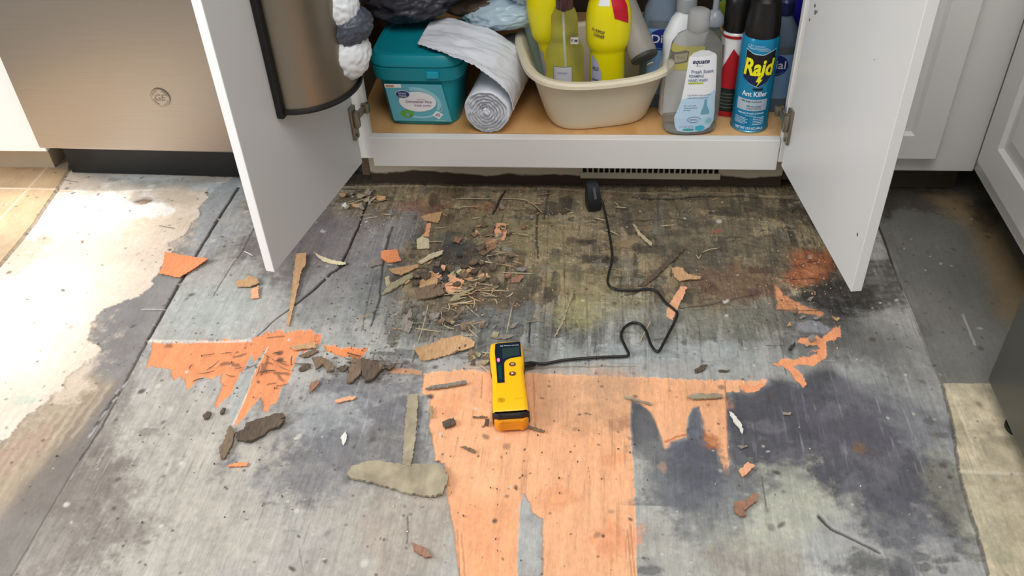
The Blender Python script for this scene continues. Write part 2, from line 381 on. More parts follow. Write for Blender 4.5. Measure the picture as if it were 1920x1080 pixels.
# --- right: dark stain, light sheet
paint([(1480, 590), (1600, 560), (1700, 640), (1750, 760), (1700, 800), (1600, 760), (1500, 700)], (108, 107, 104), .9, .06, (.02, .02), (12, 12), 131, (.3, 16, 16))
blob(1600, 700, 6, 3, (140, 138, 134), .6, seed=132)
blob(1640, 720, 8, 5, (160, 162, 162), .6, rot=-30, seed=133)
blob(1580, 565, 8, 5, (44, 41, 40), .95, seed=134)
blob(1630, 530, 9, 7, (64, 60, 56), .85, seed=135)
blob(1560, 620, 5, 4, (86, 83, 82), .7, seed=136)
paint([(1364, 735), (1386, 734), (1400, 733), (1440, 717), (1438, 710), (1465, 710), (1500, 722), (1512, 700), (1560, 690), (1600, 725), (1700, 780), (1770, 870), (1800, 930), (1822, 1010), (1830, 1060), (1760, 1010), (1700, 1000), (1620, 980), (1560, 930), (1500, 880), (1460, 870), (1430, 905), (1366, 908)], (88, 88, 93), 1, .012, (.008, .008), (30, 30), 141, (.45, 10, 10), h=0.0)
blob(1470, 790, 10, 7, (78, 77, 84), .8, seed=142)
blob(1540, 860, 10, 6, (80, 79, 85), .8, seed=143)
blob(1700, 930, 14, 9, (84, 84, 90), .9, seed=144)
blob(1600, 800, 9, 6, (90, 88, 96), .8, seed=145)
blob(1760, 800, 6, 7, (140, 142, 144), .7, seed=146)
blob(1660, 760, 10, 3, (112, 110, 116), .6, rot=-30, seed=147)
blob(1480, 960, 8, 7, (175, 175, 158), .95, seed=148)
blob(1470, 900, 4, 3, (158, 158, 148), .7, seed=149)
blob(1560, 990, 9, 5, (176, 176, 164), .85, seed=150)
blob(1700, 1030, 14, 4, (160, 160, 160), .8, seed=151)
blob(1640, 1000, 6, 2.5, (160, 158, 160), .6, seed=152)
blob(1615, 842, 1.2, 1, (128, 98, 72), .8, seed=153, f=60)
blob(1660, 960, 5, 6, (92, 92, 100), .8, seed=154)
blob(1640, 1065, 5, 2, (96, 96, 96), .75, seed=155, f=60); blob(1610, 1045, 2, 1.5, (104, 104, 100), .8, seed=156, f=60); blob(1700, 1060, 2, 2, (108, 108, 112), .8, seed=157, f=60)
for i, (x, y) in enumerate([(1655, 1000), (1727, 1043), (1760, 1050), (1790, 1045), (1803, 1030), (1838, 1045), (1770, 1070), (1735, 1062), (1219, 1068), (1715, 872), (1820, 1010), (1690, 1075), (1745, 790), (1765, 815)]):
    blob(x, y, .7 + .4 * (i % 3), .6, (92, 92, 94), .8, seed=158 + i, f=90)
for i, (x, y, r) in enumerate([(1430, 800, 3), (1500, 850, 4), (1560, 770, 3), (1660, 880, 5), (1600, 930, 4), (1745, 980, 4), (1385, 850, 2), (1620, 860, 3)]):
    blob(x, y, r, r * .4, (116, 114, 120), .5, rot=20 * i, seed=173 + i, f=50)
# the sheet beyond the right joint
XR = 0.5843
paint([(XR, 0.2), (XR, -0.468), (0.78, -0.468), (1.2, -0.2), (1.2, 0.2)], (116, 115, 108), 1, 0, tex=(.25, 9, 6), seed=181, h=-0.001, world=True)
blob(1700, 370, 10, 5, (78, 72, 64), .9, seed=182); blob(1640, 380, 5, 6, (72, 67, 60), .9, seed=183)
blob(1800, 660, 7, 4, (118, 118, 116), .7, seed=184)
paint([(1735, 365), (1800, 360), (1850, 390), (1960, 560), (1940, 700), (1905, 600), (1872, 590), (1850, 510), (1820, 430), (1770, 395)], (146, 124, 92), .8, .02, (.01, .01), (20, 20), 185, (.3, 20, 20))
blob(1850, 400, 3, 6, (70, 60, 48), .7, rot=-10, seed=186)
line([(1806, 588), (1816, 612), (1828, 645)], 0.003, (176, 174, 168), .9, seed=187)
# travertine-look tile on the right
paint([(1766, 722), (1860, 722), (1920, 720), (2100, 720), (2600, 1800), (2030, 1800), (1852, 1080), (1830, 1000), (1812, 940), (1798, 890), (1785, 800)], (192, 180, 154), 1, 0, (.0015, .0015), (60, 60), 191, (.55, 30, 30), h=0.006, rough=.4)
sl_, mt = mask(lp([(1766, 722), (2100, 720), (2200, 1200), (1880, 1200), (1852, 1080), (1798, 890), (1785, 800)]), 0, 0, 0, 20, 20, 192)
vv = np.clip((fbm(GX[sl_], GY[sl_], 45, 45, 193, 5, .8) - .55) * 8, 0, 1) * mt
C3[sl_] = C3[sl_] * (1 - .3 * vv[..., None]) + np.array(S(140, 120, 88)) * .3 * vv[..., None]
line([(1798, 889), (1920, 894), (2000, 897)], .006, (214, 200, 178), 1, .001, seed=194, wob=.0006)
blob(1810, 950, 4, 10, (176, 174, 150), .35, seed=195)

# --- left: joint, pale paper backing, brown strip, tile
XL = -0.7038
paint([(XL, 0.2), (XL, -3.0), (-2.5, -3.0), (-2.5, 0.2)], (140, 136, 132), 1, 0, tex=(.14, 12, 8), seed=211, h=-0.0005, world=True)
for i, (x, y, rx, ry, c, a_) in enumerate([(400, 420, 5, 12, (162, 164, 166), .8), (370, 340, 12, 6, (186, 192, 194), .8), (230, 590, 5, 5, (120, 116, 118), .7), (260, 520, 6, 5, (132, 132, 134), .7), (190, 660, 6, 7, (122, 116, 114), .7), (100, 900, 12, 10, (122, 112, 104), .8), (60, 980, 16, 16, (116, 107, 99), .8), (170, 800, 4, 10, (112, 104, 98), .7), (390, 355, 4, 3, (150, 152, 152), .7)]):
    blob(x, y, rx, ry, c, a_, seed=212 + i)  # the palest greys paint the shine beside the joint into the colour
blob(170, 270, 8, 4, (150, 140, 125), .6, seed=299)
paint([(101, 690), (159, 690), (212, 715), (180, 760), (144, 800), (100, 850), (48, 905), (0, 960), (-60, 1040), (-60, 850), (0, 800), (48, 762)], (166, 148, 124), .85, .02, (.012, .02), (40, 8), 221, (.5, 60, 5))
for i in range(16):
    x0 = -60 + i * 14; line([(x0 + 70, 830 - i * 8), (x0, 930 - i * 8)], .006, (138, 116, 96) if i % 2 else (182, 168, 150), .45, seed=222 + i, wob=.006)
blob(10, 870, 3, 8, (168, 140, 124), .6, rot=-20, seed=240, f=40)
CREAM = [(130, 318), (200, 322), (440, 332), (392, 350), (385, 372), (372, 400), (346, 440), (322, 452), (318, 462), (328, 470), (300, 505), (282, 540), (262, 555), (230, 568), (196, 578), (176, 596), (166, 640), (188, 655), (160, 683), (128, 705), (118, 730), (92, 745), (60, 772), (34, 800), (0, 832), (-80, 920), (-200, 1100), (-420, 1100), (-200, 760), (0, 499), (60, 428), (115, 347)]
paint(CREAM, (222, 206, 188), 1, 0, (.009, .009), (55, 55), 251, (.10, 8, 8), h=0.0015, rough=.5)
paint([(140, 322), (430, 334), (375, 360), (330, 350), (270, 352), (200, 340)], (178, 178, 174), .9, .02, (.01, .01), (20, 20), 252)
for i, (x, y, rx, ry, c, a_) in enumerate([(330, 375, 5, 4, (206, 190, 168), .9), (300, 420, 8, 4, (208, 186, 164), .6), (80, 690, 10, 10, (216, 198, 180), .7), (250, 470, 10, 5, (222, 200, 182), .6), (190, 380, 9, 6, (240, 236, 230), .8), (60, 555, 12, 3, (244, 240, 232), .7), (150, 480, 12, 4, (212, 194, 178), .5), (300, 330, 8, 2, (222, 230, 232), .6), (110, 640, 2, 1, (164, 196, 180), .7), (160, 400, 2, 1, (190, 214, 204), .7), (45, 750, 2, 1, (170, 196, 178), .6), (170, 515, 2, .8, (188, 202, 186), .6), (280, 395, 6, 3, (236, 236, 234), .7), (385, 350, 3, 1.5, (208, 214, 216), .6)]):
    blob(x, y, rx, ry, c, a_, seed=253 + i, f=30)  # whitest blobs paint the sunlit patches into the backing colour
blob(268, 378, 1.7, 1.5, (146, 120, 104), 1, seed=270, f=60, warp=.3)
blob(85, 452, 1.6, 1.3, (188, 166, 150), .8, seed=271, f=60); blob(210, 337, 1.4, .7, (150, 146, 144), .8, seed=272, f=60)
line([(300, 424), (326, 429)], .003, (120, 108, 100), .9, seed=273)
line([(120, 338), (147, 342)], .002, (90, 78, 70), .9, seed=274)
line([(0, 556), (160, 560)], .004, (232, 224, 214), .8, seed=275)
paint([(-420, 280), (120, 280), (135, 300), (130, 320), (115, 345), (60, 428), (0, 499), (-200, 760), (-420, 1100)], (190, 164, 132), 1, 0, (.0015, .0015), (60, 60), 281, (.25, 12, 12), h=0.006, rough=.4)
line([(-1.35, 0.0245), (-1.06, 0.0245)], .006, (214, 192, 166), 1, .0008, world=True, wob=.0006)
line([(-1.160, -1.2), (-1.160, 0.16)], .006, (214, 192, 166), 1, .0008, world=True, wob=.0006)
blob(70, 310, 7, 3, (156, 126, 104), .6, seed=283, f=30); blob(20, 480, 5, 7, (140, 120, 95), .4, seed=284)
paint([(80, 282), (128, 286), (132, 322), (110, 322), (84, 300)], (172, 160, 146), .9, .006, (.004, .004), (40, 40), 285)

# --- joints and cracks
line([(447, 350), (380, 455), (330, 540), (275, 640)], (.006, .0045), (62, 56, 52), 1, .003, seed=301)
line([(275, 640), (235, 715), (190, 800), (150, 860)], (.0045, .003), (84, 78, 74), .9, .002, seed=302)
line([(150, 860), (90, 960), (30, 1065), (0, 1110)], .0022, (104, 98, 92), .8, .0015, seed=303)
for i in range(10):
    x, y = 235 - i * 6, 715 + i * 9; line([(x, y), (x - 16, y + 20)], .004, (86, 80, 76) if i % 3 else (182, 178, 172), .8, .001, seed=304 + i, wob=.004)
line([(265, 579), (312, 578)], .002, (196, 192, 186), .9, seed=320); line([(265, 582), (310, 581)], .002, (96, 92, 92), .8, seed=321)
line([(694, 362), (672, 425), (652, 470), (637, 498)], .0042, (40, 34, 32), 1, .003, seed=322)
line([(650, 492), (619, 512), (585, 545), (551, 572)], (.006, .004), (34, 28, 26), 1, .004, seed=323)
line([(551, 572), (512, 601), (478, 634)], (.003, .002), (60, 52, 46), .95, .002, seed=324)
line([(640, 352), (705, 355)], .004, (44, 38, 34), .9, .003, seed=325)
line([(480, 420), (455, 470), (430, 504), (400, 554)], (.0035, .002), (92, 84, 80), .8, .001, seed=326)
line([(736, 425), (724, 465), (716, 510), (712, 560), (696, 610)], (.005, .003), (60, 54, 52), .85, .002, seed=327)
line([(700, 520), (678, 620)], .002, (88, 84, 82), .6, .001, seed=328)
line([(949, 354), (936, 375), (924, 400)], .005, (36, 30, 26), 1, .003, seed=329)
line([(1029, 355), (1020, 410)], .003, (50, 44, 38), .8, .002, seed=330)
line([(1008, 385), (1006, 445), (1010, 484)], .0035, (54, 46, 40), .8, .002, seed=331)
line([(995, 600), (992, 640)], .003, (40, 36, 34), .9, .002, seed=332)
line([(820, 392), (840, 390), (862, 392)], .003, (40, 34, 30), .9, .002, seed=333)
line([(1140, 400), (1170, 410), (1210, 412), (1250, 408), (1300, 414)], .004, (44, 38, 34), .55, .002, seed=334, wob=.008)
line([(640, 350), (760, 348), (900, 352), (1040, 354), (1140, 358), (1220, 362)], .004, (150, 132, 104), .8, -.002, seed=335, wob=.003)
line([(1190, 369), (1254, 373), (1289, 367), (1392, 366), (1440, 370), (1500, 376)], (.007, .005), (24, 20, 18), 1, .005, seed=336, wob=.003)
line([(1220, 362), (1300, 360), (1400, 362), (1490, 370)], .004, (130, 116, 92), .8, -.002, seed=337, wob=.003)
line([(1273, 576), (1320, 572), (1370, 562), (1419, 550)], (.003, .002), (66, 46, 40), .9, .002, seed=338)
line([(1165, 556), (1200, 545)], .003, (50, 42, 36), .7, .002, seed=339)
line([(1280, 580), (1460, 577)], .0015, (92, 86, 78), .7, .001, seed=340)
line([(1452, 560), (1462, 620), (1475, 700)], .0018, (96, 90, 84), .6, .001, seed=341)
line([(1430, 892), (1437, 950)], .002, (88, 86, 80), .8, .001, seed=342)
line([(1537, 968), (1560, 990), (1600, 1010), (1650, 1035)], (.005, .003), (70, 66, 62), .95, .003, seed=343)
line([(765, 968), (763, 1018)], .0018, (90, 84, 78), .8, .001, seed=344)
line([(XR, 0.1), (XR, -0.10), (XR - .002, -0.24)], (.005, .003), (60, 54, 50), .95, .003, world=True, seed=345, wob=.001)
line([(XR - .002, -0.24), (XR, -0.468)], .0018, (140, 136, 130), .7, .001, world=True, seed=346, wob=.001)
line([(1766, 722), (1785, 800), (1798, 890), (1812, 940), (1830, 1000), (1852, 1080)], .003, (70, 66, 62), .8, .0, seed=347, wob=.001)
line([(1290, 950), (1292, 915), (1310, 893), (1335, 880)], (.004, .002), (58, 56, 58), .8, .001, seed=348, wob=.003)
line([(985, 690), (1060, 686), (1195, 685)], (.006, .002), (120, 112, 100), .8, .001, seed=349)
line([(560, 1020), (568, 1080)], .0015, (120, 114, 106), .6, seed=350)
line([(880, 690), (1000, 690)], .002, (110, 100, 90), .6, seed=351)

# --- orange inner ply laid bare
def orange(px, seed, col=(232, 140, 88), al=1.0):
    paint(px, col, al, 0, (.0022, .006), (150, 25), seed, (.14, 90, 8), h=-.0012, rough=.7)
c5 = lambda L: [(240 + x / 3.375, 600 + y / 3.375) for x, y in L]
c7 = lambda L: [(1100 + x / 3, 560 + y / 3) for x, y in L]
OL = c5([(148, 130), (440, 130), (580, 127), (780, 124), (840, 92), (868, 68), (1010, 65), (1165, 70), (1220, 95), (1215, 135), (1190, 168), (1095, 188), (1060, 230), (1040, 300), (1010, 380), (960, 450), (930, 525), (905, 530), (880, 575), (862, 560), (850, 505), (822, 495), (790, 540), (760, 575), (740, 605), (700, 645), (665, 680), (700, 590), (740, 480), (800, 320), (700, 330), (670, 400), (650, 465), (600, 520), (548, 552), (570, 480), (600, 400), (590, 345), (530, 375), (470, 352), (440, 385), (375, 432), (345, 375), (290, 365), (275, 312), (200, 296), (120, 292), (135, 220)])
paint(OL, (232, 146, 98), 1, 0, (.0035, .013), (170, 26), 401, (.16, 90, 8), h=-.0012, rough=.7)
paint(c5([(118, 118), (200, 122), (580, 126), (780, 118), (780, 134), (580, 137), (200, 140), (118, 133)]), (214, 208, 196), .8, .002, (.001, .001), seed=402)
paint(c5([(782, 205), (800, 262), (884, 165), (806, 310), (742, 480), (694, 590), (655, 670), (640, 560), (655, 470), (700, 380), (722, 330), (748, 270)]), (166, 166, 162), 1, 0, (.0012, .004), (80, 20), 403, (.15, 60, 10))
line(c5([(884, 165), (806, 310), (742, 480), (668, 660)]), .0022, (222, 205, 186), .9, seed=404, wob=.001)
for i, (a, b) in enumerate([((850, 280), (840, 340)), ((930, 330), (1010, 340)), ((640, 270), (690, 285)), ((880, 110), (985, 95)), ((670, 230), (730, 215)), ((600, 275), (620, 268)), ((940, 410), (1000, 405)), ((880, 240), (860, 320)), ((250, 160), (275, 160)), ((880, 405), (925, 398)), ((945, 340), (970, 370))]):
    line(c5([a, b]), .004 + .002 * (i % 3), (140, 96, 70), .85, -.001, seed=405 + i, wob=.003)
orange(c5([(1235, 150), (1350, 172), (1522, 176), (1480, 230), (1430, 292), (1418, 232), (1340, 225), (1270, 202)]), 420)
orange([(725, 688), (760, 690), (790, 692), (788, 700), (755, 700), (730, 697)], 421, (206, 150, 110), .8)
OC = [(793, 700), (830, 695), (870, 692), (920, 696), (985, 698), (1180, 706), (1350, 712), (1440, 711), (1432, 722), (1412, 732), (1386, 724), (1386, 736), (1360, 735), (1363, 800), (1368, 889), (1357, 888), (1350, 860), (1340, 840), (1322, 825), (1318, 793), (1311, 762), (1296, 767), (1288, 800), (1287, 820), (1262, 828), (1250, 843), (1245, 843), (1238, 817), (1230, 793), (1220, 773), (1203, 757), (1183, 750), (1181, 800), (1187, 860), (1190, 960), (1194, 1080), (1200, 1800), (1019, 1800), (1018, 975), (1008, 966), (997, 958), (990, 940), (981, 924), (974, 960), (970, 1044), (940, 1800), (900, 1800), (862, 1085), (857, 1044), (848, 986), (839, 931), (834, 866), (815, 862), (812, 838), (806, 800), (808, 745), (790, 735)]
orange(OC, 431, (236, 174, 130))
paint([(1000, 698), (1180, 708), (1182, 800), (1120, 800), (1000, 790)], (205, 160, 124), .6, .03, (.01, .01), (20, 8), 432, (.25, 90, 8))
paint([(860, 960), (1190, 950), (1200, 1100), (850, 1100), (850, 1000)], (242, 156, 104), .0)
sl_, mo = mask(lp([(852, 930), (974, 940), (966, 1200), (860, 1200)]), .03, 0, 0, 20, 20, 433)
og = C3[sl_][..., 0] > C3[sl_][..., 2] * 2.2
C3[sl_] = np.where((og & (mo > 0))[..., None], C3[sl_] * (1 - .5 * mo[..., None]) + np.array(S(234, 156, 108)) * .5 * mo[..., None] * (1 + .3 * (G2[sl_] - .5))[..., None], C3[sl_])
paint([(980, 930), (997, 958), (1017, 975), (1018, 1200), (965, 1200), (972, 1000)], (176, 170, 160), .0)
for i, (x, y, r, c) in enumerate([(1150, 1010, 4, (222, 140, 96)), (1120, 770, 3, (196, 150, 112)), (1090, 800, 3, (204, 150, 110)), (1150, 720, 5, (190, 150, 118)), (1060, 840, 4, (236, 172, 128)), (1040, 930, 3, (220, 146, 100)), (1150, 860, 2, (224, 150, 104)), (1280, 740, 3, (226, 162, 118)), (1330, 745, 3, (214, 154, 112)), (840, 760, 3, (236, 160, 112)), (900, 715, 5, (224, 168, 130)), (1180, 790, 2, (150, 110, 80)), (1160, 790, 2, (160, 112, 84))]):
    blob(x, y, r, r * .7, c, .55, seed=440 + i, f=40)
for p_ in [[(858, 990), (862, 1080)], [(866, 1000), (872, 1090)], [(1178, 990), (1184, 1080)], [(1183, 980), (1190, 1080)], [(1000, 700), (1003, 800)], [(905, 700), (903, 745)]]:
    line(p_, .0016, (178, 124, 88), .8, .0006, seed=457)
line([(1360, 712), (1363, 800), (1366, 860)], .0016, (150, 104, 78), .8, .0006, seed=458, wob=.0006)
# charred spots inside the orange field
paint([(1183, 750), (1203, 757), (1220, 773), (1230, 793), (1238, 817), (1246, 845), (1250, 880), (1225, 870), (1190, 840), (1182, 800)], (96, 95, 98), 1, .003, (.002, .002), (60, 60), 461, (.35, 20, 14), h=0.0)
paint([(1246, 845), (1262, 828), (1287, 820), (1288, 800), (1296, 767), (1311, 760), (1318, 793), (1322, 825), (1340, 840), (1350, 860), (1358, 890), (1368, 892), (1372, 905), (1340, 950), (1290, 950), (1262, 925), (1240, 880)], (92, 94, 102), 1, .004, (.006, .006), (60, 50), 462, (.5, 24, 24), h=0.0)
blob(1310, 930, 7, 6, (100, 102, 106), .85, seed=480, f=24); blob(1370, 900, 5, 3, (104, 104, 106), .8, seed=481, f=24); blob(1225, 860, 3, 3, (118, 120, 118), .8, seed=482, f=30); blob(1245, 900, 3, 4, (140, 142, 138), .5, seed=483, f=30); blob(1340, 960, 5, 5, (124, 126, 126), .6, seed=484, f=24)
blob(1275, 900, 4, 5, (100, 102, 108), .8, seed=463); blob(1300, 870, 4, 5, (86, 88, 96), .85, seed=464)
blob(1335, 827, 1.4, 1.4, (170, 98, 52), .8, seed=465, f=60); line([(1250, 826), (1266, 818), (1285, 815)], .004, (190, 104, 62), .8, seed=466, wob=.003)
blob(1243, 875, .6, .9, (190, 150, 124), .5, seed=467, f=60)
ORR = c7([(1040, 362), (1100, 342), (1180, 335), (1290, 312), (1300, 292), (1240, 300), (1310, 282), (1295, 262), (1180, 247), (1215, 215), (1330, 212), (1350, 190), (1390, 160), (1425, 155), (1428, 210), (1400, 228), (1348, 236), (1352, 330), (1310, 350), (1280, 372), (1160, 372), (1180, 402), (1215, 430), (1240, 485), (1222, 498), (1170, 452), (1140, 402), (1100, 377)])
orange(ORR, 471, (240, 160, 112))
paint(c7([(1180, 140), (1260, 120), (1330, 130), (1380, 165), (1340, 200), (1300, 190), (1240, 185), (1190, 175)]), (138, 138, 142), 1, .003, (.003, .003), seed=472)
paint(c7([(1300, 120), (1400, 105), (1415, 140), (1370, 165), (1335, 150)]), (84, 80, 74), 1, .003, (.003, .003), seed=473)
orange(c7([(870, 470), (930, 480), (990, 475), (1010, 488), (960, 515), (900, 526), (860, 500)]), 474, (236, 160, 114))
c4 = lambda L: [(1040 + x / 3.087, 330 + y / 3.087) for x, y in L]
paint(c4([(1370, 450), (1430, 420), (1590, 430), (1620, 500), (1580, 580), (1500, 620), (1400, 640), (1320, 600), (1380, 520)]), (176, 102, 62), .75, .012, (.01, .006), (30, 60), 475, (.6, 30, 60))
paint(c4([(1275, 630), (1330, 680), (1420, 742), (1560, 790), (1550, 812), (1290, 772), (1285, 700)]), (206, 142, 98), .95, .002, (.003, .003), (50, 50), 476, (.25, 60, 20))
line(c4([(1310, 580), (1400, 590), (1520, 590)]), .003, (48, 36, 28), .9, .002, seed=477); line(c4([(1380, 520), (1560, 470)]), .002, (60, 44, 34), .8, .001, seed=478)
line(c4([(1285, 772), (1530, 778)]), .002, (48, 40, 32), .9, .001, seed=479)
isor = (C3[..., 0] > C3[..., 2] * 1.9)
mA = fbm(GX, GY, 28, 22, 901, 5, .75); mB = fbm(GX, GY, 220, 14, 902, 4, .8); mC = fbm(GX, GY, 90, 110, 903, 4, .8)
inb = (GX > XL) & (GX < XR + .02)
k_ = np.where(inb, 1.0, .45) * np.where(isor, .55, 1.0)
mul = 1 + k_ * (.42 * (mA - .5) + .50 * (mB - .5) + .42 * (mC - .5))
sc1 = np.clip((fbm(GX, GY, 260, 9, 904, 3, .8) - .66) * 9, 0, 1) * np.clip((fbm(GX, GY, 7, 7, 905, 3) - .42) * 5, 0, 1) * inb
mul = mul * (1 - .22 * sc1)
sc2 = np.clip((fbm(GX, GY, 200, 12, 906, 3, .8) - .68) * 9, 0, 1) * np.clip((fbm(GX, GY, 6, 6, 907, 3) - .45) * 5, 0, 1) * inb
C3 *= mul[..., None]; C3 += (sc2 * .10)[..., None] * np.where(isor, .3, 1.0)[..., None]
# --- scattered dirt specks
NS = 1500
sx = rng.uniform(-1.2, 0.78, NS); sy = rng.uniform(-0.92, 0.1, NS)
for i in range(NS):
    r = rng.uniform(.0008, .0028) if rng.random() < .85 else rng.uniform(.003, .006)
    j = np.searchsorted(gx, sx[i]); k = np.searchsorted(gy, sy[i]); w_ = 5
    s2 = (slice(k - w_, k + w_), slice(j - w_, j + w_)); a = rng.uniform(0, PI); dx = GX[s2] - sx[i]; dy = GY[s2] - sy[i]
    u = (dx * math.cos(a) + dy * math.sin(a)) / r; v = (-dx * math.sin(a) + dy * math.cos(a)) / (r * rng.uniform(.4, 1))
    m = (np.clip(1.6 - np.hypot(u, v), 0, 1) * rng.uniform(.4, .95))[..., None]
    c = np.array(S(78, 70, 64)) if rng.random() < .8 else np.array(S(205, 200, 190))
    C3[s2] = C3[s2] * (1 - m) + c * m
# sink the floor a little under the cabinets where the rot is
C3 = np.clip(C3, 0.004, 0.95)
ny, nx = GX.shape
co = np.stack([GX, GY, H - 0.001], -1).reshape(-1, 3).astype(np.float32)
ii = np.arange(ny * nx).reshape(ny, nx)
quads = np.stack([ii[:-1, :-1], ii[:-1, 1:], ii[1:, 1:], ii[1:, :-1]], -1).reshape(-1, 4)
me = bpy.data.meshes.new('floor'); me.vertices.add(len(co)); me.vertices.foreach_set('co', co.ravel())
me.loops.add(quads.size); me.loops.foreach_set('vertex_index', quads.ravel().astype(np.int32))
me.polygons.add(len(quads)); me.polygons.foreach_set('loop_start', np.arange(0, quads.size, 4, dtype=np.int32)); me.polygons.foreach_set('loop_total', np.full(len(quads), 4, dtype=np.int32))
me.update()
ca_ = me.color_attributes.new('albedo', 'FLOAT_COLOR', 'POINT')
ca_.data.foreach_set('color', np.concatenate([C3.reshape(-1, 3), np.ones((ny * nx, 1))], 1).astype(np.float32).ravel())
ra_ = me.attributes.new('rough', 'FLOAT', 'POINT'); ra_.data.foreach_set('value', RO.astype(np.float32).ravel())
fm = bpy.data.materials.new('weathered_plywood'); fm.use_nodes = True; n = fm.node_tree; b = n.nodes['Principled BSDF']
va = n.nodes.new('ShaderNodeAttribute'); va.attribute_name = 'albedo'; vr = n.nodes.new('ShaderNodeAttribute'); vr.attribute_name = 'rough'
tc = n.nodes.new('ShaderNodeTexCoord'); mp = n.nodes.new('ShaderNodeMapping'); mp.inputs['Scale'].default_value = (5, 1, 1)
nz = n.nodes.new('ShaderNodeTexNoise'); nz.inputs['Scale'].default_value = 90; nz.inputs['Detail'].default_value = 6; nz.inputs['Roughness'].default_value = .7
n.links.new(tc.outputs['Object'], mp.inputs[0]); n.links.new(mp.outputs[0], nz.inputs['Vector'])
mr = n.nodes.new('ShaderNodeMapRange'); mr.inputs['From Min'].default_value = .3; mr.inputs['From Max'].default_value = .7; mr.inputs['To Min'].default_value = .86; mr.inputs['To Max'].default_value = 1.12
n.links.new(nz.outputs['Fac'], mr.inputs['Value'])
vm = n.nodes.new('ShaderNodeVectorMath'); vm.operation = 'SCALE'; n.links.new(va.outputs['Color'], vm.inputs[0]); n.links.new(mr.outputs[0], vm.inputs['Scale'])
n.links.new(vm.outputs[0], b.inputs['Base Color']); n.links.new(vr.outputs['Fac'], b.inputs['Roughness'])
bp = n.nodes.new('ShaderNodeBump'); bp.inputs['Strength'].default_value = .35; bp.inputs['Distance'].default_value = .001; n.links.new(nz.outputs['Fac'], bp.inputs['Height']); n.links.new(bp.outputs[0], b.inputs['Normal'])
me.polygons.foreach_set('use_smooth', [True] * len(me.polygons))
fo = bpy.data.objects.new('floor', me); COL.objects.link(fo); me.materials.append(fm); fo['kind'] = 'structure'

# ------------------------------------------------------------------ room walls (behind the cabinets, and an unseen window wall shaped to mask the sun)
wallm = mat('wall_paint', S(214, 210, 202), .8, bump=.1, scale=200)
bm = bmesh.new(); box(bm, (-0.25, 0.70, 1.22), (4.7, 0.08, 2.5)); o = obj('wall_back', bm, wallm); o['kind'] = 'structure'
bm = bmesh.new()   # window opening y -0.62..0.02, z 0.72..1.45
WX = -2.3; WH = 3.7; y0, y1, z0, z1 = -0.66, 0.10, 0.80, 1.52  # unseen wall, made extra tall to block sun from the right floor
box(bm, (WX, (-3.2 + y0) / 2, WH / 2 - .03), (.1, y0 + 3.2, WH)); box(bm, (WX, (0.66 + y1) / 2, WH / 2 - .03), (.1, 0.66 - y1, WH))
box(bm, (WX, (y0 + y1) / 2, (z0 - .03) / 2), (.1, y1 - y0, z0 + .03)); box(bm, (WX, (y0 + y1) / 2, (z1 + WH - .03) / 2), (.1, y1 - y0, WH - .03 - z1))
o = obj('wall_left', bm, wallm); o['kind'] = 'structure'
bm = bmesh.new(); yc = (y0 + y1) / 2; zc = (z0 + z1) / 2
for c, s in (((WX, y0 + .02, zc), (.06, .04, z1 - z0)), ((WX, y1 - .02, zc), (.06, .04, z1 - z0)), ((WX, yc, z0 + .02), (.06, y1 - y0, .04)), ((WX, yc, z1 - .02), (.06, y1 - y0, .04)), ((WX, yc + .02, zc), (.05, .025, z1 - z0)),): box(bm, c, s)
o = obj('window_1', bm, mat('window_frame_white', S(235, 235, 232), .4)); o['kind'] = 'structure'

# ------------------------------------------------------------------ sink cabinet
WHT = mat('white_cabinet_paint', S(226, 225, 222), .38, var=.03, scale=6)
WHI = mat('white_melamine', S(212, 212, 212), .32, var=.02, scale=5)
EDGE = mat('white_edge_band', S(240, 240, 240), .4, var=.02)
def woodmat(name, c1, c2, sc=(2, 30, 2), rough=.5):
    if name in MATS: return MATS[name]
    m = bpy.data.materials.new(name); m.use_nodes = True; n = m.node_tree; b = n.nodes['Principled BSDF']
    t = n.nodes.new('ShaderNodeTexCoord'); mp = n.nodes.new('ShaderNodeMapping'); mp.inputs['Scale'].default_value = sc
    z = n.nodes.new('ShaderNodeTexNoise'); z.inputs['Scale'].default_value = 4; z.inputs['Detail'].default_value = 6; z.inputs['Distortion'].default_value = .6
    r = n.nodes.new('ShaderNodeValToRGB'); r.color_ramp.elements[0].position = .32; r.color_ramp.elements[1].position = .68
    r.color_ramp.elements[0].color = c1 + (1,); r.color_ramp.elements[1].color = c2 + (1,)
    n.links.new(t.outputs['Object'], mp.inputs[0]); n.links.new(mp.outputs[0], z.inputs['Vector']); n.links.new(z.outputs['Fac'], r.inputs[0]); n.links.new(r.outputs[0], b.inputs['Base Color'])
    b.inputs['Roughness'].default_value = rough; MATS[name] = m; return m
SHELF = woodmat('maple_shelf', S(196, 146, 88), S(226, 182, 126), (3, 1.2, 2), .45)
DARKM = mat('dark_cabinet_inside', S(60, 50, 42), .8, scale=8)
INNER = mat('cabinet_side_inside', S(120, 100, 78), .7, scale=8)
CH = .86
sc = thing('sink_cabinet', 'white sink cabinet with both doors swung open, cleaning supplies inside', 'cabinet', (0, 0, 0))
bm = bmesh.new(); box(bm, (0, .31, .141), (.85, .58, .018)); obj('shelf', bm, SHELF, sc)
for s in (-1, 1):
    bm = bmesh.new(); box(bm, (s * .433, .32, (CH + .100) / 2 + .004), (.016, .60, CH - .108)); box(bm, (s * .433, .355, .056), (.016, .53, .096)); obj('side_panel', bm, INNER, sc)
    bm = bmesh.new(); box(bm, (s * .414 + .002, .0095, (CH + .104) / 2), (.052, .019, CH - .104), .001); obj('stile', bm, WHT, sc)
bm = bmesh.new(); box(bm, (0, .612, .44), (.85, .012, .84)); obj('back_panel', bm, DARKM, sc)
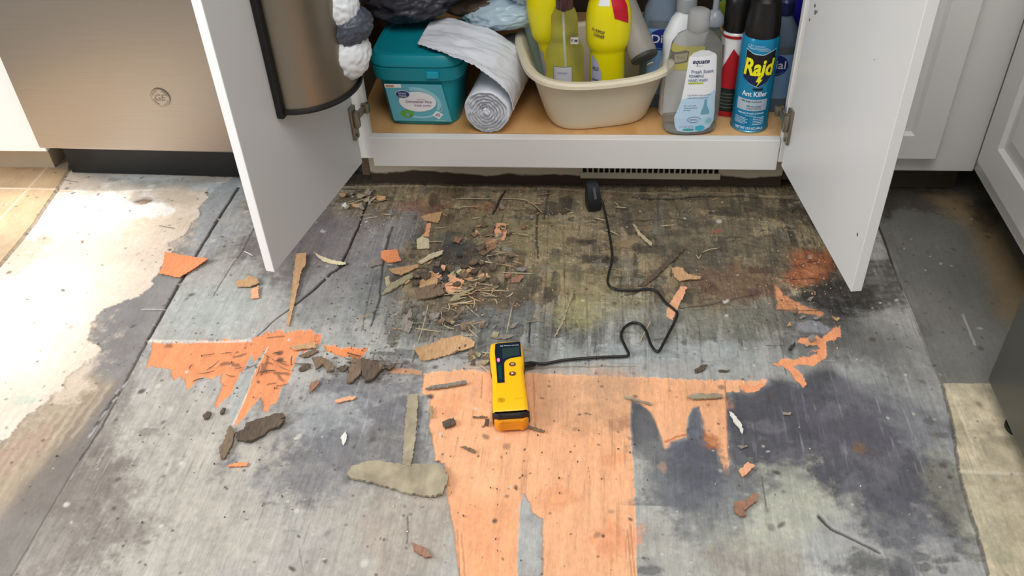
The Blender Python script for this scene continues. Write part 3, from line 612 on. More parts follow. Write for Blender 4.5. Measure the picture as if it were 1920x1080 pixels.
bm = bmesh.new(); box(bm, (.001, .0095, .118), (.776, .019, .064), .0012)
obj('bottom_rail', bm, WHT, sc)
bm = bmesh.new(); box(bm, (.001, .0095, .835), (.776, .019, .05), .001); obj('top_rail', bm, WHT, sc)
# toe board with the vent
def dirtmat(name, col, dirt, z0, z1):
    m = bpy.data.materials.new(name); m.use_nodes = True; n = m.node_tree; b = n.nodes['Principled BSDF']
    t = n.nodes.new('ShaderNodeTexCoord'); sp_ = n.nodes.new('ShaderNodeSeparateXYZ'); z = n.nodes.new('ShaderNodeTexNoise'); z.inputs['Scale'].default_value = 9; z.inputs['Detail'].default_value = 6
    n.links.new(t.outputs['Object'], sp_.inputs[0]); n.links.new(t.outputs['Object'], z.inputs['Vector'])
    a = n.nodes.new('ShaderNodeMapRange'); a.inputs['From Min'].default_value = z0; a.inputs['From Max'].default_value = z1; a.inputs['To Min'].default_value = 0; a.inputs['To Max'].default_value = 1
    n.links.new(sp_.outputs['Z'], a.inputs['Value'])
    s_ = n.nodes.new('ShaderNodeMath'); s_.operation = 'ADD'; zz_ = n.nodes.new('ShaderNodeMath'); zz_.operation = 'MULTIPLY'; zz_.inputs[1].default_value = .9; n.links.new(z.outputs['Fac'], zz_.inputs[0]); n.links.new(a.outputs[0], s_.inputs[0]); n.links.new(zz_.outputs[0], s_.inputs[1])
    r = n.nodes.new('ShaderNodeValToRGB'); r.color_ramp.elements[0].position = .90; r.color_ramp.elements[0].color = dirt + (1,); r.color_ramp.elements[1].position = .99; r.color_ramp.elements[1].color = col + (1,)
    n.links.new(s_.outputs[0], r.inputs[0]); n.links.new(r.outputs[0], b.inputs['Base Color']); b.inputs['Roughness'].default_value = .7; return m
bm = bmesh.new(); box(bm, (0, .082, .0535), (.84, .012, .106)); tk = obj('toe_board', bm, dirtmat('stained_toe_board', S(206, 196, 176), S(66, 52, 40), .0, .05), sc)
VB = mat('vent_beige', S(206, 198, 178), .5)
bm = bmesh.new()
vx0, vx1 = at(1088, 320, .074, 1).x, at(1352, 322, .074, 1).x
box(bm, ((vx0 + vx1) / 2, .0745, .052), (vx1 - vx0, .003, .010), .0008); box(bm, ((vx0 + vx1) / 2, .0745, .023), (vx1 - vx0, .003, .014), .0008)
ns = 23; pitch = (vx1 - vx0 - .03) / ns
for i in range(ns + 1): box(bm, (vx0 + .013 + i * pitch + .002, .0745, .0385), (pitch * .30, .003, .018))
vg = obj('vent_grille', bm, VB, tk)
bm = bmesh.new(); box(bm, ((vx0 + vx1) / 2, .0757, .0385), (vx1 - vx0 - .01, .0006, .020)); obj('vent_shade_sheet', bm, mat('vent_dark', (.006, .006, .006), .9), tk)  # near-black sheet stands for the shade inside the vent

NICK = mat('hinge_nickel', S(150, 142, 126), .32, .9, scale=60)
def door(name, a, b_, outward, chips):
    """a hinge-side bottom point on the inner face, b_ free bottom point, outward = sign of x for the thickness"""
    a = Vector(a + (0,)); b_ = Vector(b_ + (0,)); d = (b_ - a).normalized(); L = (b_ - a).length
    n = Vector((-d.y, d.x, 0)); n = n if n.x * outward > 0 else -n
    z0, z1 = .107, .80
    bm = bmesh.new(); T = .017
    P = [a, a + d * L, a + d * L + n * T, a + n * T]
    loft(bm, [[(p.x, p.y, z0) for p in P], [(p.x, p.y, z1) for p in P]])
    for f in bm.faces:
        f.normal_update()
        if abs(f.normal.dot(d)) > .9 or abs(f.normal.z) > .9: f.material_index = 1
    bmesh.ops.bevel(bm, geom=bm.edges[:], offset=.0009, segments=1, affect='EDGES')
    dr = obj(name, bm, [WHI, EDGE], sc)
    for (cx, cz, r) in chips:
        art = Art(); rr = random.Random(int(cx * 1e4)); pts = [(cx + r * rr.uniform(.5, 1) * math.cos(t), cz + r * rr.uniform(.5, 1.2) * math.sin(t)) for t in [2 * PI * i / 9 for i in range(9)]]
        art.poly(pts, ink('chip', 92, 96, 94)); ch = art.build('paint_chip', lambda x, y, o: a + d * x - n * o + Vector((0, 0, y)), dr, step=0)
    return dr, a, d, n
dl, la, ld_, ln = door('door', (-.403, -.022), (-.476, -.366), -1, [])
rdr, ra, rd_, rn = door('door', (.393, -.018), (.4465, -.383), 1, [(.03, .416, .005), (.024, .424, .004), (.037, .419, .003), (.012, .395, .003), (.27, .446, .0015), (.345, .20, .004)])
def hinge(dr, a, d, n, off, z, s):
    bm = bmesh.new(); M = Matrix(((d.x, -n.x, 0), (d.y, -n.y, 0), (0, 0, 1))).to_4x4()
    c = a + d * off
    q = c - n * .003; box(bm, (q.x, q.y, z - .004), (.020, .006, .068), .002, M)
    q = c - n * .009; box(bm, (q.x, q.y, z + .004), (.013, .012, .034), .003, M)
    q = c - n * .011 - d * .020; box(bm, (q.x, q.y, z + .010), (.036, .007, .014), .002, M)
    q = c - n * .012 - d * .036; box(bm, (q.x, q.y, z + .010), (.012, .014, .020), .002, M)
    for dz in (-.026, .024):
        r = bmesh.ops.create_cone(bm, cap_ends=True, segments=14, radius1=.0035, radius2=.003, depth=.003)
        bmesh.ops.transform(bm, matrix=Matrix.Translation(c - n * .0072 + Vector((0, 0, z - .004 + dz))) @ M @ Matrix.Rotation(PI / 2, 4, 'X'), verts=r['verts'])
    obj('hinge', bm, NICK, dr, 'auto')
hinge(dl, la, ld_, ln, .011, .205, 1); hinge(rdr, ra, rd_, rn, .011, .200, 1)
# countertop above (out of the picture, shades the cabinet)
bm = bmesh.new(); box(bm, (-.35, .32, .90), (3.7, .70, .038), .004); box(bm, (1.04, -.24, .90), (.66, .42, .038), .004)
o = obj('countertop', bm, mat('countertop', S(150, 140, 125), .35)); tag(o, 'countertop running over the sink cabinet and dishwasher', 'countertop')

# ------------------------------------------------------------------ dishwasher
SSM = bpy.data.materials.new('brushed_steel'); SSM.use_nodes = True; n = SSM.node_tree; b = n.nodes['Principled BSDF']
t = n.nodes.new('ShaderNodeTexCoord'); mp = n.nodes.new('ShaderNodeMapping'); mp.inputs['Scale'].default_value = (1, 1, 120); z = n.nodes.new('ShaderNodeTexNoise'); z.inputs['Scale'].default_value = 8; z.inputs['Detail'].default_value = 5
r = n.nodes.new('ShaderNodeValToRGB'); r.color_ramp.elements[0].color = S(164, 156, 148) + (1,); r.color_ramp.elements[1].color = S(180, 172, 162) + (1,)
n.links.new(t.outputs['Object'], mp.inputs[0]); n.links.new(mp.outputs[0], z.inputs['Vector']); n.links.new(z.outputs['Fac'], r.inputs[0]); n.links.new(r.outputs[0], b.inputs['Base Color'])
b.inputs['Metallic'].default_value = 1.0; b.inputs['Roughness'].default_value = .46; b.inputs['Anisotropic'].default_value = .5
dw = thing('dishwasher', 'stainless steel dishwasher front with black toe panel, left of the sink cabinet', 'dishwasher', (-1.058, -.022, 0), math.radians(-1.5))
bm = bmesh.new(); box(bm, (.302, .020, .49), (.604, .04, .716), .005, seg=3); obj('door_panel', bm, SSM, dw, 'auto')
bm = bmesh.new(); box(bm, (.302, .34, .49), (.58, .58, .70)); obj('tub_body', bm, mat('dishwasher_body', S(70, 70, 70), .6), dw)
bm = bmesh.new(); box(bm, (.262, .125, .068), (.600, .02, .130), .001); obj('toe_panel', bm, mat('black_toe_panel', S(18, 19, 20), .45), dw)
bcx = at(305, 178, -.02, 1)
a_ = Art(); G_ = mat('badge_metal', S(170, 162, 150), .4, .8); G2_ = mat('badge_line', S(140, 130, 116), .4, .8)
a_.ell(0, 0, .019, .019, G2_, 0); a_.ell(0, 0, .0172, .0172, G_, 1); a_.text('GE', 0, 0, .013, G2_, 2, shear=.25)
for k in range(4): a_.ring(0, 0, .0155, .0155, .0016, G2_, 2, k * PI / 2 + .2, k * PI / 2 + 1.2, 10)
bdg = a_.build('badge', lambda x, y, o: (x, -.0005 - o, y), dw, step=0, off=.0006); bdg.location = (bcx.x + 1.058, 0.0, bcx.z)

# ------------------------------------------------------------------ neighbours
def panel_door(bm, x0, x1, z0, z1, y, T=.02, fw=.055):
    """raised panel door in the xz plane, front at y (front towards -y)"""
    def q(ix, d): return [(x0 + ix, y + d, z0 + ix), (x1 - ix, y + d, z0 + ix), (x1 - ix, y + d, z1 - ix), (x0 + ix, y + d, z1 - ix)]
    rings = [q(0, T), q(0, .003), q(.003, 0), q(fw, 0), q(fw + .006, .007), q(fw + .012, .007), q(fw + .035, .001), q(fw + .037, 0.0005)]
    loft(bm, rings)
lc = thing('base_cabinet', 'white cabinet end standing left of the steel dishwasher', 'cabinet', (0, 0, 0))
bm = bmesh.new(); box(bm, (-1.62, .33, .475), (1.09, .62, .75), .002); obj('carcass', bm, WHT, lc)
bm = bmesh.new(); box(bm, (-1.675, .36, .05), (1.07, .5, .098)); obj('toe_board', bm, mat('tan_toe', S(190, 176, 156), .6), lc)

bc = thing('base_cabinet', 'white cabinet in the corner right of the open right sink door, with raised panel door', 'cabinet', (0, 0, 0))
bm = bmesh.new(); box(bm, (.598, .33, .475), (.306, .64, .786), .001); obj('carcass', bm, WHT, bc)
bm = bmesh.new(); panel_door(bm, .47, .668, .122, .80, -.018, fw=.05); obj('door', bm, WHT, bc)
bm = bmesh.new(); box(bm, (.60, .082, .042), (.31, .012, .080)); obj('toe_board', bm, mat('dark_toe', S(74, 66, 54), .7), bc)
rc = thing('base_cabinet', 'white cabinet run with raised panel door along the right side', 'cabinet', (0, 0, 0))
bm = bmesh.new(); box(bm, (.755 + .30, .093, .475), (.60, 1.11, .786), .001)
for v in bm.verts: pass
obj('carcass', bm, WHT, rc)
bm = bmesh.new(); panel_door(bm, 0, .42, .125, .80, 0, fw=.06)
bmesh.ops.transform(bm, matrix=Matrix.Translation((.735, -.025, 0)) @ Matrix.Rotation(-PI / 2, 4, 'Z'), verts=bm.verts[:])
obj('door', bm, WHT, rc)
bm = bmesh.new(); box(bm, (.845, .08, .042), (.012, 1.06, .080)); obj('toe_board', bm, MATS['dark_toe'], rc)

fr = thing('oven', 'dark steel appliance side at the lower right, standing on small black feet', 'appliance', (0, 0, 0))
fx = .637
bm = bmesh.new(); box(bm, (fx + .33, -.487 - .33, .46), (.66, .66, .86), .006, seg=3); obj('body', bm, mat('dark_slate_steel', S(96, 97, 92), .42, .55, scale=4), fr, 'auto')
for yy in (-.56, -1.08):
    bm = bmesh.new(); lathe(bm, [(.018, 0.0), (.02, .004), (.02, .012), (.011, .014), (.011, .036)], 20, (fx + .03, yy)); obj('foot', bm, mat('black_rubber', S(14, 14, 14), .6), fr, 'auto')

# ------------------------------------------------------------------ steel bag holder on the left door, bags bulging out of it
def crumple(name, c, r, m, seed, parent=None, amp=.12, fr=3.0, rot=0.0, tilt=0.0, sub=5, ridge=1.0, flat=None):
    bm = bmesh.new(); bmesh.ops.create_icosphere(bm, subdivisions=sub, radius=1.0)
    off = Vector((seed * 3.7, seed * 1.3, seed * 2.1))
    for v in bm.verts:
        p = v.co.copy(); q = p * fr + off
        d = amp * (1 - 2 * abs(noise.noise(q))) * ridge + amp * .55 * (1 - 2 * abs(noise.noise(q * 2.3))) + amp * .3 * (1 - 2 * abs(noise.noise(q * 5.1)))
        v.co = p * (1 + d)
        v.co = Vector((v.co.x * r[0], v.co.y * r[1], v.co.z * r[2]))
    bmesh.ops.transform(bm, matrix=Matrix.Rotation(rot, 4, 'Z') @ Matrix.Rotation(tilt, 4, 'Y'), verts=bm.verts[:])
    if flat is not None:
        for v in bm.verts: v.co.z = max(v.co.z, flat)
    return obj(name, bm, m, parent, True, loc=c)
holder = thing('bag_holder', 'half-round steel grocery bag holder with black trim on the left cabinet door', 'bag holder')
hs, he = .045, .235   # span along the door
zb, ztop = .343, .74
def hp(t, k=1.0, base=.004):
    cc = (hs + he) / 2; ry = (he - hs) / 2
    q = la + ld_ * (cc + ry * k * math.cos(t)) - ln * (base + .082 * k * math.sin(t)); return q
bm = bmesh.new(); N = 40
rings = []
for z in (zb, ztop):
    ring = [hp(PI * i / N) for i in range(N + 1)] + [hp(PI * (N - i) / N, .975) for i in range(N + 1)]
    rings.append([(p.x, p.y, z) for p in ring])
loft(bm, rings)
hst = mat('holder_steel', S(152, 142, 128), .36, .95, scale=3, var=.12)
obj('steel_shell', bm, hst, holder, 'auto')
BLK = mat('black_plastic', S(20, 19, 18), .45)
bm = bmesh.new()
bm.free()
for zz in (zb, ztop):
    bm = bmesh.new(); ring = [hp(PI * i / N, 1.02) for i in range(N + 1)]; tube(bm, [(p.x, p.y, zz) for p in ring], .0042, 8)
    obj('rim_trim', bm, BLK, holder, 'auto')
for off, nm in ((he + .004, 'edge_trim'), (hs - .002, 'edge_trim')):
    bm = bmesh.new(); q = la + ld_ * off - ln * .006
    M = Matrix(((ld_.x, -ln.x, 0), (ld_.y, -ln.y, 0), (0, 0, 1))).to_4x4()
    box(bm, (q.x, q.y, (zb + ztop) / 2 - .002), (.013, .012, ztop - zb + .012), .002, M); obj(nm, bm, BLK, holder)
WBAG = mat('white_plastic_bag', S(232, 236, 240), .38, sss=.3, var=.03)
GBAG = mat('dark_grey_plastic_bag', S(76, 80, 92), .35, var=.05)
q = at(651, 96, -.16, 1)
tag(crumple('plastic_bag', (q.x - .006, q.y, q.z), (.041, .038, .044), WBAG, 3, amp=.07), 'white crumpled plastic bag, the lower one bulging beside the steel bag holder', 'plastic bag')
q = at(634, 10, -.16, 1)
tag(crumple('plastic_bag', (q.x, q.y, q.z), (.030, .034, .036), WBAG, 5, amp=.08), 'white crumpled plastic bag at the top, above the dark grey one', 'plastic bag')
q = at(654, 50, -.155, 1)
tag(crumple('plastic_bag', (q.x - .002, q.y - .002, q.z), (.040, .038, .028), GBAG, 7, amp=.08, tilt=-.35), 'dark grey plastic bag squeezed between two white ones by the left door', 'plastic bag')

# ------------------------------------------------------------------ teal tub
ZS = .150
TEAL = mat('teal_plastic', S(18, 146, 160), .38, var=.03); TEAL2 = mat('teal_plastic_lid', S(14, 138, 152), .36, var=.03)
tub = thing('detergent_tub', 'teal plastic tub of dishwasher pacs with a hinged lid, in the left of the cabinet', 'tub', (-.2895, .128, ZS), math.radians(-2))
bm = bmesh.new()
loft(bm, [sring(.066, .072, .0, 5), sring(.070, .076, .002, 5), sring(.0745, .080, .05, 5), sring(.081, .086, .104, 5)])
obj('body', bm, TEAL, tub, 'auto')
bm = bmesh.new()
loft(bm, [sring(.083, .087, .099, 5), sring(.0895, .091, .101, 5), sring(.091, .092, .114, 5), sring(.0915, .093, .1255, 5), sring(.088, .090, .1265, 5), sring(.088, .090, .129, 5), sring(.0915, .093, .130, 5), sring(.0905, .092, .140, 5), sring(.084, .086, .149, 5), sring(.076, .078, .1505, 5), sring(.072, .074, .146, 5), sring(.02, .02, .145, 5)])
obj('lid', bm, TEAL2, tub, 'auto')
bm = bmesh.new(); box(bm, (.035, -.094, .115), (.024, .006, .014), .002); obj('latch', bm, mat('teal_latch', S(20, 160, 190), .35), tub)
a_ = Art(); LB = ink('tub_label', 96, 178, 196); LW = ink('white', 236, 238, 242); LN = ink('navy', 32, 52, 120); LG = ink('leaf_green', 96, 170, 70); LP = ink('purple', 130, 60, 120); LO = ink('pale_blue', 150, 206, 222); ORG = ink('orange', 220, 130, 50)
a_.poly([(-.050, .036), (.046, .036), (.056, -.036), (-.044, -.036)], LB, 0)
a_.rect(-.050, .029, -.022, .036, LW, 1); a_.rect(-.048, .031, -.034, .034, ORG, 2)
a_.ring(-.004, -.002, .046, .033, .007, LO, 1, -.4, 1.7); a_.ring(.004, -.004, .040, .026, .004, LO, 1, -2.4, -.2)
a_.ell(-.019, -.0215, .012, .0075, LG, 1); a_.ell(.002, .003, .0315, .0195, LW, 2)
a_.ell(-.0215, .0175, .0125, .0078, LW, 3); a_.ell(-.0215, .0175, .0115, .0068, LN, 4); a_.text('Great', -.0215, .0200, .0042, LW, 5); a_.text('Value', -.0215, .0148, .0042, LW, 5)
a_.text('ultimate', .008, .0085, .0028, ORG, 4, width=.014); a_.text('Dishwasher Pacs', .004, .0035, .0044, LP, 4, width=.044, bold=.01); a_.text('fresh scent', .010, -.0035, .0044, LP, 4, width=.028)
a_.poly([(.032, -.014), (.043, -.021), (.035, -.031), (.024, -.023)], LW, 2); a_.text('45', .0335, -.0222, .0065, LN, 3)
a_.text('NET WT', .038, -.0335, .002, LW, 3, width=.018)
a_.build('label', lambda x, y, o: (x * 1.15 - .004, -.0800 - (y * 1.15 + .040) * .10 - o - .0010, y * 1.15 + .052), tub, step=0, off=.0005)

# ------------------------------------------------------------------ roll of bags, its loose end draped over the tub
FILM = mat('silver_white_film', S(234, 238, 248), .26, var=.05, scale=40, sss=.2)
roll = thing('trash_bag_roll', 'thick roll of white plastic bags, its loose end draped over the teal tub', 'bag roll')
bm = bmesh.new(); rc0 = Vector((-.160, .018, ZS + .0455)); ax = Vector((.16, .99, .06)).normalized(); sx_ = ax.cross(Vector((0, 0, 1))).normalized(); up_ = sx_.cross(ax)
K = 72; rings = []
for r_, d_ in ((.001, .004), (.006, .0), (.009, .012), (.012, .0), (.0145, .014), (.0175, -.001), (.0195, .012), (.024, -.002), (.0262, .013), (.030, -.002), (.0322, .012), (.036, -.001), (.0378, .009), (.0425, .0), (.044, .006), (.0445, .03), (.0448, .09), (.0445, .15), (.0445, .21), (.043, .236), (.02, .238)):
    ring = []
    for j in range(K):
        t_ = 2 * PI * j / K
        wob = 1 + .045 * noise.noise(Vector((math.cos(t_) * 2.5, math.sin(t_) * 2.5, d_ * 9))) + .02 * noise.noise(Vector((math.cos(t_) * 9, math.sin(t_) * 9, d_ * 25 + r_ * 400)))
        dd = d_ + ((.0035 * noise.noise(Vector((math.cos(t_) * 3 + r_ * 200, math.sin(t_) * 3, r_ * 60))) + .002 * noise.noise(Vector((math.cos(t_) * 8, math.sin(t_) * 8, r_ * 900)))) if r_ < .043 else 0) + (.002 * math.sin(t_) if r_ < .042 else 0)
        ring.append(rc0 + ax * dd + (sx_ * math.cos(t_) + up_ * math.sin(t_)) * r_ * wob)
    rings.append(ring)
loft(bm, rings); obj('roll_body', bm, FILM, roll, True)
# draped sheet: cross-section polyline (x, z), swept in y
sec = spline([Vector((x, 0, z)) for x, z in ((-.108, .192), (-.107, .215), (-.114, .240), (-.135, .265), (-.160, .285), (-.190, .300), (-.225, .3065), (-.262, .3055), (-.292, .3030))], 8)
bm = bmesh.new(); NY = 46; VG = []
for i, p in enumerate(sec):
    s_ = i / (len(sec) - 1); row = []
    for j in range(NY + 1):
        v_ = j / NY
        y = .028 - .022 * math.sin(PI * min(1, s_ * 1.25)) + .055 * max(0, s_ - .72) / .28 + (.165 - .045 * s_) * v_
        x = p.x + .16 * (y - .04) * (1 - s_) * .9 + .01 * v_ * s_
        w_ = .0050 * noise.noise(Vector((s_ * 4, v_ * 5 + s_ * 3, 1.3))) + .0022 * (1 - 2 * abs(noise.noise(Vector((s_ * 7 + 7, v_ * 9 + s_ * 5, 4.2))))) + .001 * noise.noise(Vector((s_ * 30, v_ * 24, 2)))
        zz = p.z + w_ + .010 * v_ * math.sin(PI * s_)
        fe = (.0018 * math.sin(s_ * 160) + .004 * noise.noise(Vector((s_ * 12, 3, 9)))) * (1 - min(1, v_ * 9))
        row.append(bm.verts.new((x + w_ * .6, y + fe, zz + .001)))
    VG.append(row)
for A, B in zip(VG[:-1], VG[1:]):
    for j in range(NY): bm.faces.new((A[j], A[j + 1], B[j + 1], B[j]))
bmesh.ops.recalc_face_normals(bm, faces=bm.faces[:])
bmesh.ops.solidify(bm, geom=bm.faces[:], thickness=.0012)
obj('loose_sheet', bm, FILM, roll, True)

# ------------------------------------------------------------------ bags piled above the tub
LBAG = mat('light_blue_bag', S(186, 208, 222), .25, var=.05, sss=.2)
q = at(925, 34, .20, 1)
tag(crumple('plastic_bag', (-.125, .215, .318), (.085, .06, .030), LBAG, 11, amp=.10, fr=2.4, rot=.15, tilt=-.10), 'pale blue glossy plastic bag lying above the bag roll', 'plastic bag')
tag(crumple('plastic_bag', (-.092, .19, .385), (.040, .04, .040), LBAG, 12, amp=.12, fr=2.6), 'pale blue crinkled bag bundle left of the rear yellow bottle', 'plastic bag')
DKB = mat('charcoal_bag', S(58, 58, 66), .42, var=.15, scale=12); BRB = mat('brown_bag', S(92, 76, 62), .6, var=.2, scale=12)
tag(crumple('plastic_bag', (-.315, .22, .345), (.085, .075, .036), DKB, 14, amp=.16, fr=2.2, tilt=-.12), 'charcoal crumpled bag heaped behind the teal tub', 'plastic bag')
tag(crumple('cloth_bag', (-.215, .25, .372), (.12, .08, .032), DKB, 15, amp=.12, fr=1.8, tilt=-.22), 'dark folded bag lying over the tub in the cabinet shadow', 'bag')
tag(crumple('paper_bag', (-.185, .27, .330), (.085, .08, .030), BRB, 17, amp=.12, fr=1.7, tilt=-.1), 'brown crumpled bag under the dark folded bag', 'bag')
tag(crumple('cleaning_cloth', (-.13, .25, .392), (.060, .05, .014), mat('beige_cloth', S(176, 160, 138), .8, var=.1), 19, amp=.10, fr=2, tilt=-.12), 'beige folded cloth at the top above the pale blue bag', 'cloth')

# ------------------------------------------------------------------ cream basin
CRM = mat('cream_plastic', S(226, 216, 192), .36, var=.02, scale=4, sss=.1)
bas = thing('dish_basin', 'cream plastic wash basin holding bottles, in the middle of the cabinet', 'basin', (.040, .135, ZS), math.radians(13))
def bring(hx, hy, z, n_=3.8): return sring(hx, hy, z, n_, 72)
bm = bmesh.new()
loft(bm, [bring(.088, .083, 0), bring(.095, .090, .002), bring(.100, .095, .010), bring(.118, .112, .070), bring(.128, .121, .103), bring(.1305, .1235, .106), bring(.131, .124, .109), bring(.140, .133, .111), bring(.1435, .1365, .108), bring(.146, .139, .109), bring(.1455, .1385, .115), bring(.141, .134, .1185), bring(.133, .126, .1185), bring(.127, .120, .114), bring(.116, .110, .070), bring(.097, .092, .012), bring(.088, .083, .004)])
for v in bm.verts:   # front wall bows out a little, rim lifts at the two ends
    k = max(0, -v.co.y) / .13; v.co.y -= .006 * k * (1 - (v.co.x / .14) ** 2)
    if v.co.z > .06: v.co.z += .010 * (v.co.x / .14) ** 2 * (v.co.z - .06) / .055
obj('basin_shell', bm, CRM, bas, 'auto')
BZ = ZS + .0045

# ------------------------------------------------------------------ bottle builder
def bottle(parent, name, prof, m, nn=2.0, c=(0, 0), smooth='auto', k=48):
    bm = bmesh.new(); loft(bm, [sring(hx, hy, z, nn, k, c[0], c[1]) for hx, hy, z in prof]); return obj(name, bm, m, parent, smooth)
def wrap(R, cy=0.0, z0=0.0, a0=0.0, fnR=None):
    """s = arc length from the front (-y), t = height"""
    def f(s, t, o):
        r = (fnR(t) if fnR else R) + o; a = a0 + s / R
        return (r * math.sin(a), cy - r * math.cos(a), z0 + t)
    return f
def profR(prof):
    def f(z):
        for a, b in zip(prof[:-1], prof[1:]):
            if a[2] <= z <= b[2]: u = (z - a[2]) / max(1e-6, b[2] - a[2]); return a[0] * (1 - u) + b[0] * u
        return prof[-1][0]
    return f
YEL = mat('yellow_plastic', S(238, 226, 10), .28, var=.02); REDL = ink('red', 196, 20, 44)
ypro = [(.028, .022, 0), (.032, .026, .003), (.033, .027, .01), (.033, .027, .130), (.0335, .0275, .134), (.036, .029, .139), (.0395, .0325, .146), (.041, .034, .158), (.0415, .034, .175), (.041, .0335, .200), (.037, .030, .222), (.026, .022, .240), (.014, .014, .250), (.013, .013, .252), (.013, .013, .262)]
def yellow(label, x, y, rz, lab):
    t = thing('cleaner_bottle', label, 'bottle', (x, y, BZ), rz)
    bottle(t, 'body', ypro, YEL, 2.3); bottle(t, 'cap', [(.016, .016, .258), (.0165, .0165, .262), (.016, .016, .285), (.010, .010, .300), (.009, .009, .302)], mat('white_cap', S(230, 230, 228), .35))
    fx_ = profR(ypro); fy_ = lambda z: fx_(z) * .82
    def f(s, tt, o):
        a = s / .036; hx, hy = fx_(tt), fy_(tt); c_, s_ = math.cos(a - PI / 2), math.sin(a - PI / 2)
        e = 2 / 2.3; r = 1 + o / .03
        return (hx * r * math.copysign(abs(c_) ** e, c_), hy * r * math.copysign(abs(s_) ** e, s_), tt)
    if lab:
        A = Art(); V = ink('violet_grey', 176, 178, 204); K = ink('dark_purple', 62, 36, 56)
        A.poly([(-.046, .012), (-.016, .012), (-.016, .098), (-.028, .122), (-.046, .130)], V, 0)
        A.text('KILLS', -.031, .104, .007, K, 1, width=.016, bold=.02)
        for i in range(7): A.rect(-.042, .020 + i * .010, -.022 - .003 * (i % 3), .023 + i * .010, ink('slate', 96, 100, 138), 1)
        A.poly([(.002, .204), (.028, .190), (.030, .240), (-.002, .240)], REDL, 0)
        A.rect(-.026, .226, -.004, .240, ink('white', 236, 238, 242), 0)
        A.text('ALL PURPOSE', -.022, .182, .0055, K, 1, width=.024, bold=.02, rot=-.3); A.text('CLEANER', -.020, .173, .006, K, 1, width=.020, bold=.02, rot=-.3)
        A.build('label', f, t, step=.004, off=.0006)
    else:
        A = Art(); A.rect(-.046, .012, -.030, .120, ink('violet_grey', 176, 178, 204), 0); A.build('label', f, t, step=.004, off=.0006)
    return t
yellow('yellow cleaner bottle with a red tag and waisted body, right of the clear spray bottle', .066, .098, .22, True)
yellow('yellow cleaner bottle standing behind the left side of the clear spray bottle', -.014, .150, .1, False).rotation_euler = (0, -.17, .1)
CLR = mat('clear_plastic', (.93, .95, .92), .12, trans=.96, ior=1.12, var=.01)
CLR2 = mat('clear_plastic_grey', (.93, .93, .90), .14, trans=.92, ior=1.12, var=.01)
spb = thing('spray_bottle', 'clear spray bottle with a dip tube standing in the cream basin', 'bottle', (-.014, .088, BZ))
bottle(spb, 'body', [(.030, .026, 0), (.035, .031, .003), (.036, .032, .01), (.036, .032, .125), (.0355, .0315, .132), (.032, .029, .143), (.027, .025, .152), (.025, .0235, .165), (.0245, .023, .200), (.018, .018, .215), (.0125, .0125, .220), (.0125, .0125, .228)], CLR, 2.4)
bm = bmesh.new(); tube(bm, spline([(-.002, 0, .218), (-.001, 0, .17), (.002, -.002, .10), (.008, -.004, .03), (.014, -.006, .006)], 5), .0022, 10); obj('dip_tube', bm, mat('milky_tube', S(222, 222, 206), .4), spb, True)
bm = bmesh.new(); lathe(bm, [(.0155, .216), (.016, .220), (.016, .234), (.012, .238), (.011, .246)], 28); box(bm, (0, -.012, .256), (.018, .058, .022), .004); box(bm, (0, -.036, .236), (.010, .006, .030), .002, Matrix.Rotation(.4, 4, 'X')); obj('sprayer_head', bm, mat('maroon_plastic', S(88, 52, 62), .35), spb, 'auto')
bm = bmesh.new(); loft(bm, [sring(.0335, .0295, .003, 2.4), sring(.0335, .0295, .030, 2.4)]); obj('liquid', bm, mat('pale_liquid', S(222, 190, 96), .1, trans=.8, ior=1.2), spb, 'auto')
A = Art(); PAP = ink('paper_grey', 206, 208, 218); INK = ink('black', 26, 26, 34)
A.rect(-.022, .030, .016, .116, INK, 0); A.rect(-.0212, .031, .0152, .1152, PAP, 1); A.text('sanitizer', -.003, .104, .005, ink('label_blue', 120, 140, 190), 2, width=.020)
A.build('label', lambda s, t_, o: (.0355 * math.sin(s / .036) * 1.0, -.0322 * math.cos(s / .036) - o - .0004, t_), spb, off=.0004)
A = Art(); A.rect(.012, .158, .026, .171, ink('tag_white', 214, 212, 206), 0); A.text('P.M', .019, .1645, .006, INK, 1, width=.011, bold=.02)
A.build('tag', lambda s, t_, o: (s, -.0262 - o, t_), spb, step=0)
t = thing('plastic_bottle', 'pale teal translucent bottle leaning in the left back of the cream basin', 'bottle', (-.046, .193, BZ)); t.rotation_euler = (0, -.22, 0)
TJ = mat('teal_translucent', S(176, 200, 200), .3, trans=.35)
bottle(t, 'body', [(.016, .016, 0), (.018, .018, .003), (.019, .019, .01), (.022, .022, .15), (.018, .018, .172), (.009, .009, .184)], TJ, 2)
bottle(t, 'cap', [(.011, .011, .182), (.011, .011, .198), (.009, .009, .201)], mat('grey_cap', S(150, 156, 160), .4), 2)
# grey roll / scraper leaning in the basin
bt = thing('caulk_tube', 'grey tube with a dark end cap leaning against the right rim of the basin', 'tube')
e0 = at(1207, 104, .085, 1); e1 = at(1163, 0, .160, 1) + Vector((-.004, 0, .01)); dv = (e1 - e0).normalized()
bm = bmesh.new(); tube(bm, [e0, e0 + dv * .004, e0 + dv * .05, e1 + dv * .01], [.0245, .0262, .0265, .0265], 36); obj('barrel', bm, mat('warm_grey_plastic', S(150, 146, 138), .5), bt, 'auto')
bm = bmesh.new(); tube(bm, [e0 - dv * .001, e0 - dv * .006, e0 - dv * .008], [.0262, .0255, .023], 36); obj('end_cap', bm, mat('dark_cap', S(58, 58, 54), .5), bt, 'auto')
bm = bmesh.new(); pc = e0 - dv * .0082 + Vector((.009, 0, -.008)); tube(bm, [pc, pc - dv * .0012], .0065, 20); obj('cap_hole', bm, mat('cream_hole', S(214, 204, 188), .6), bt)

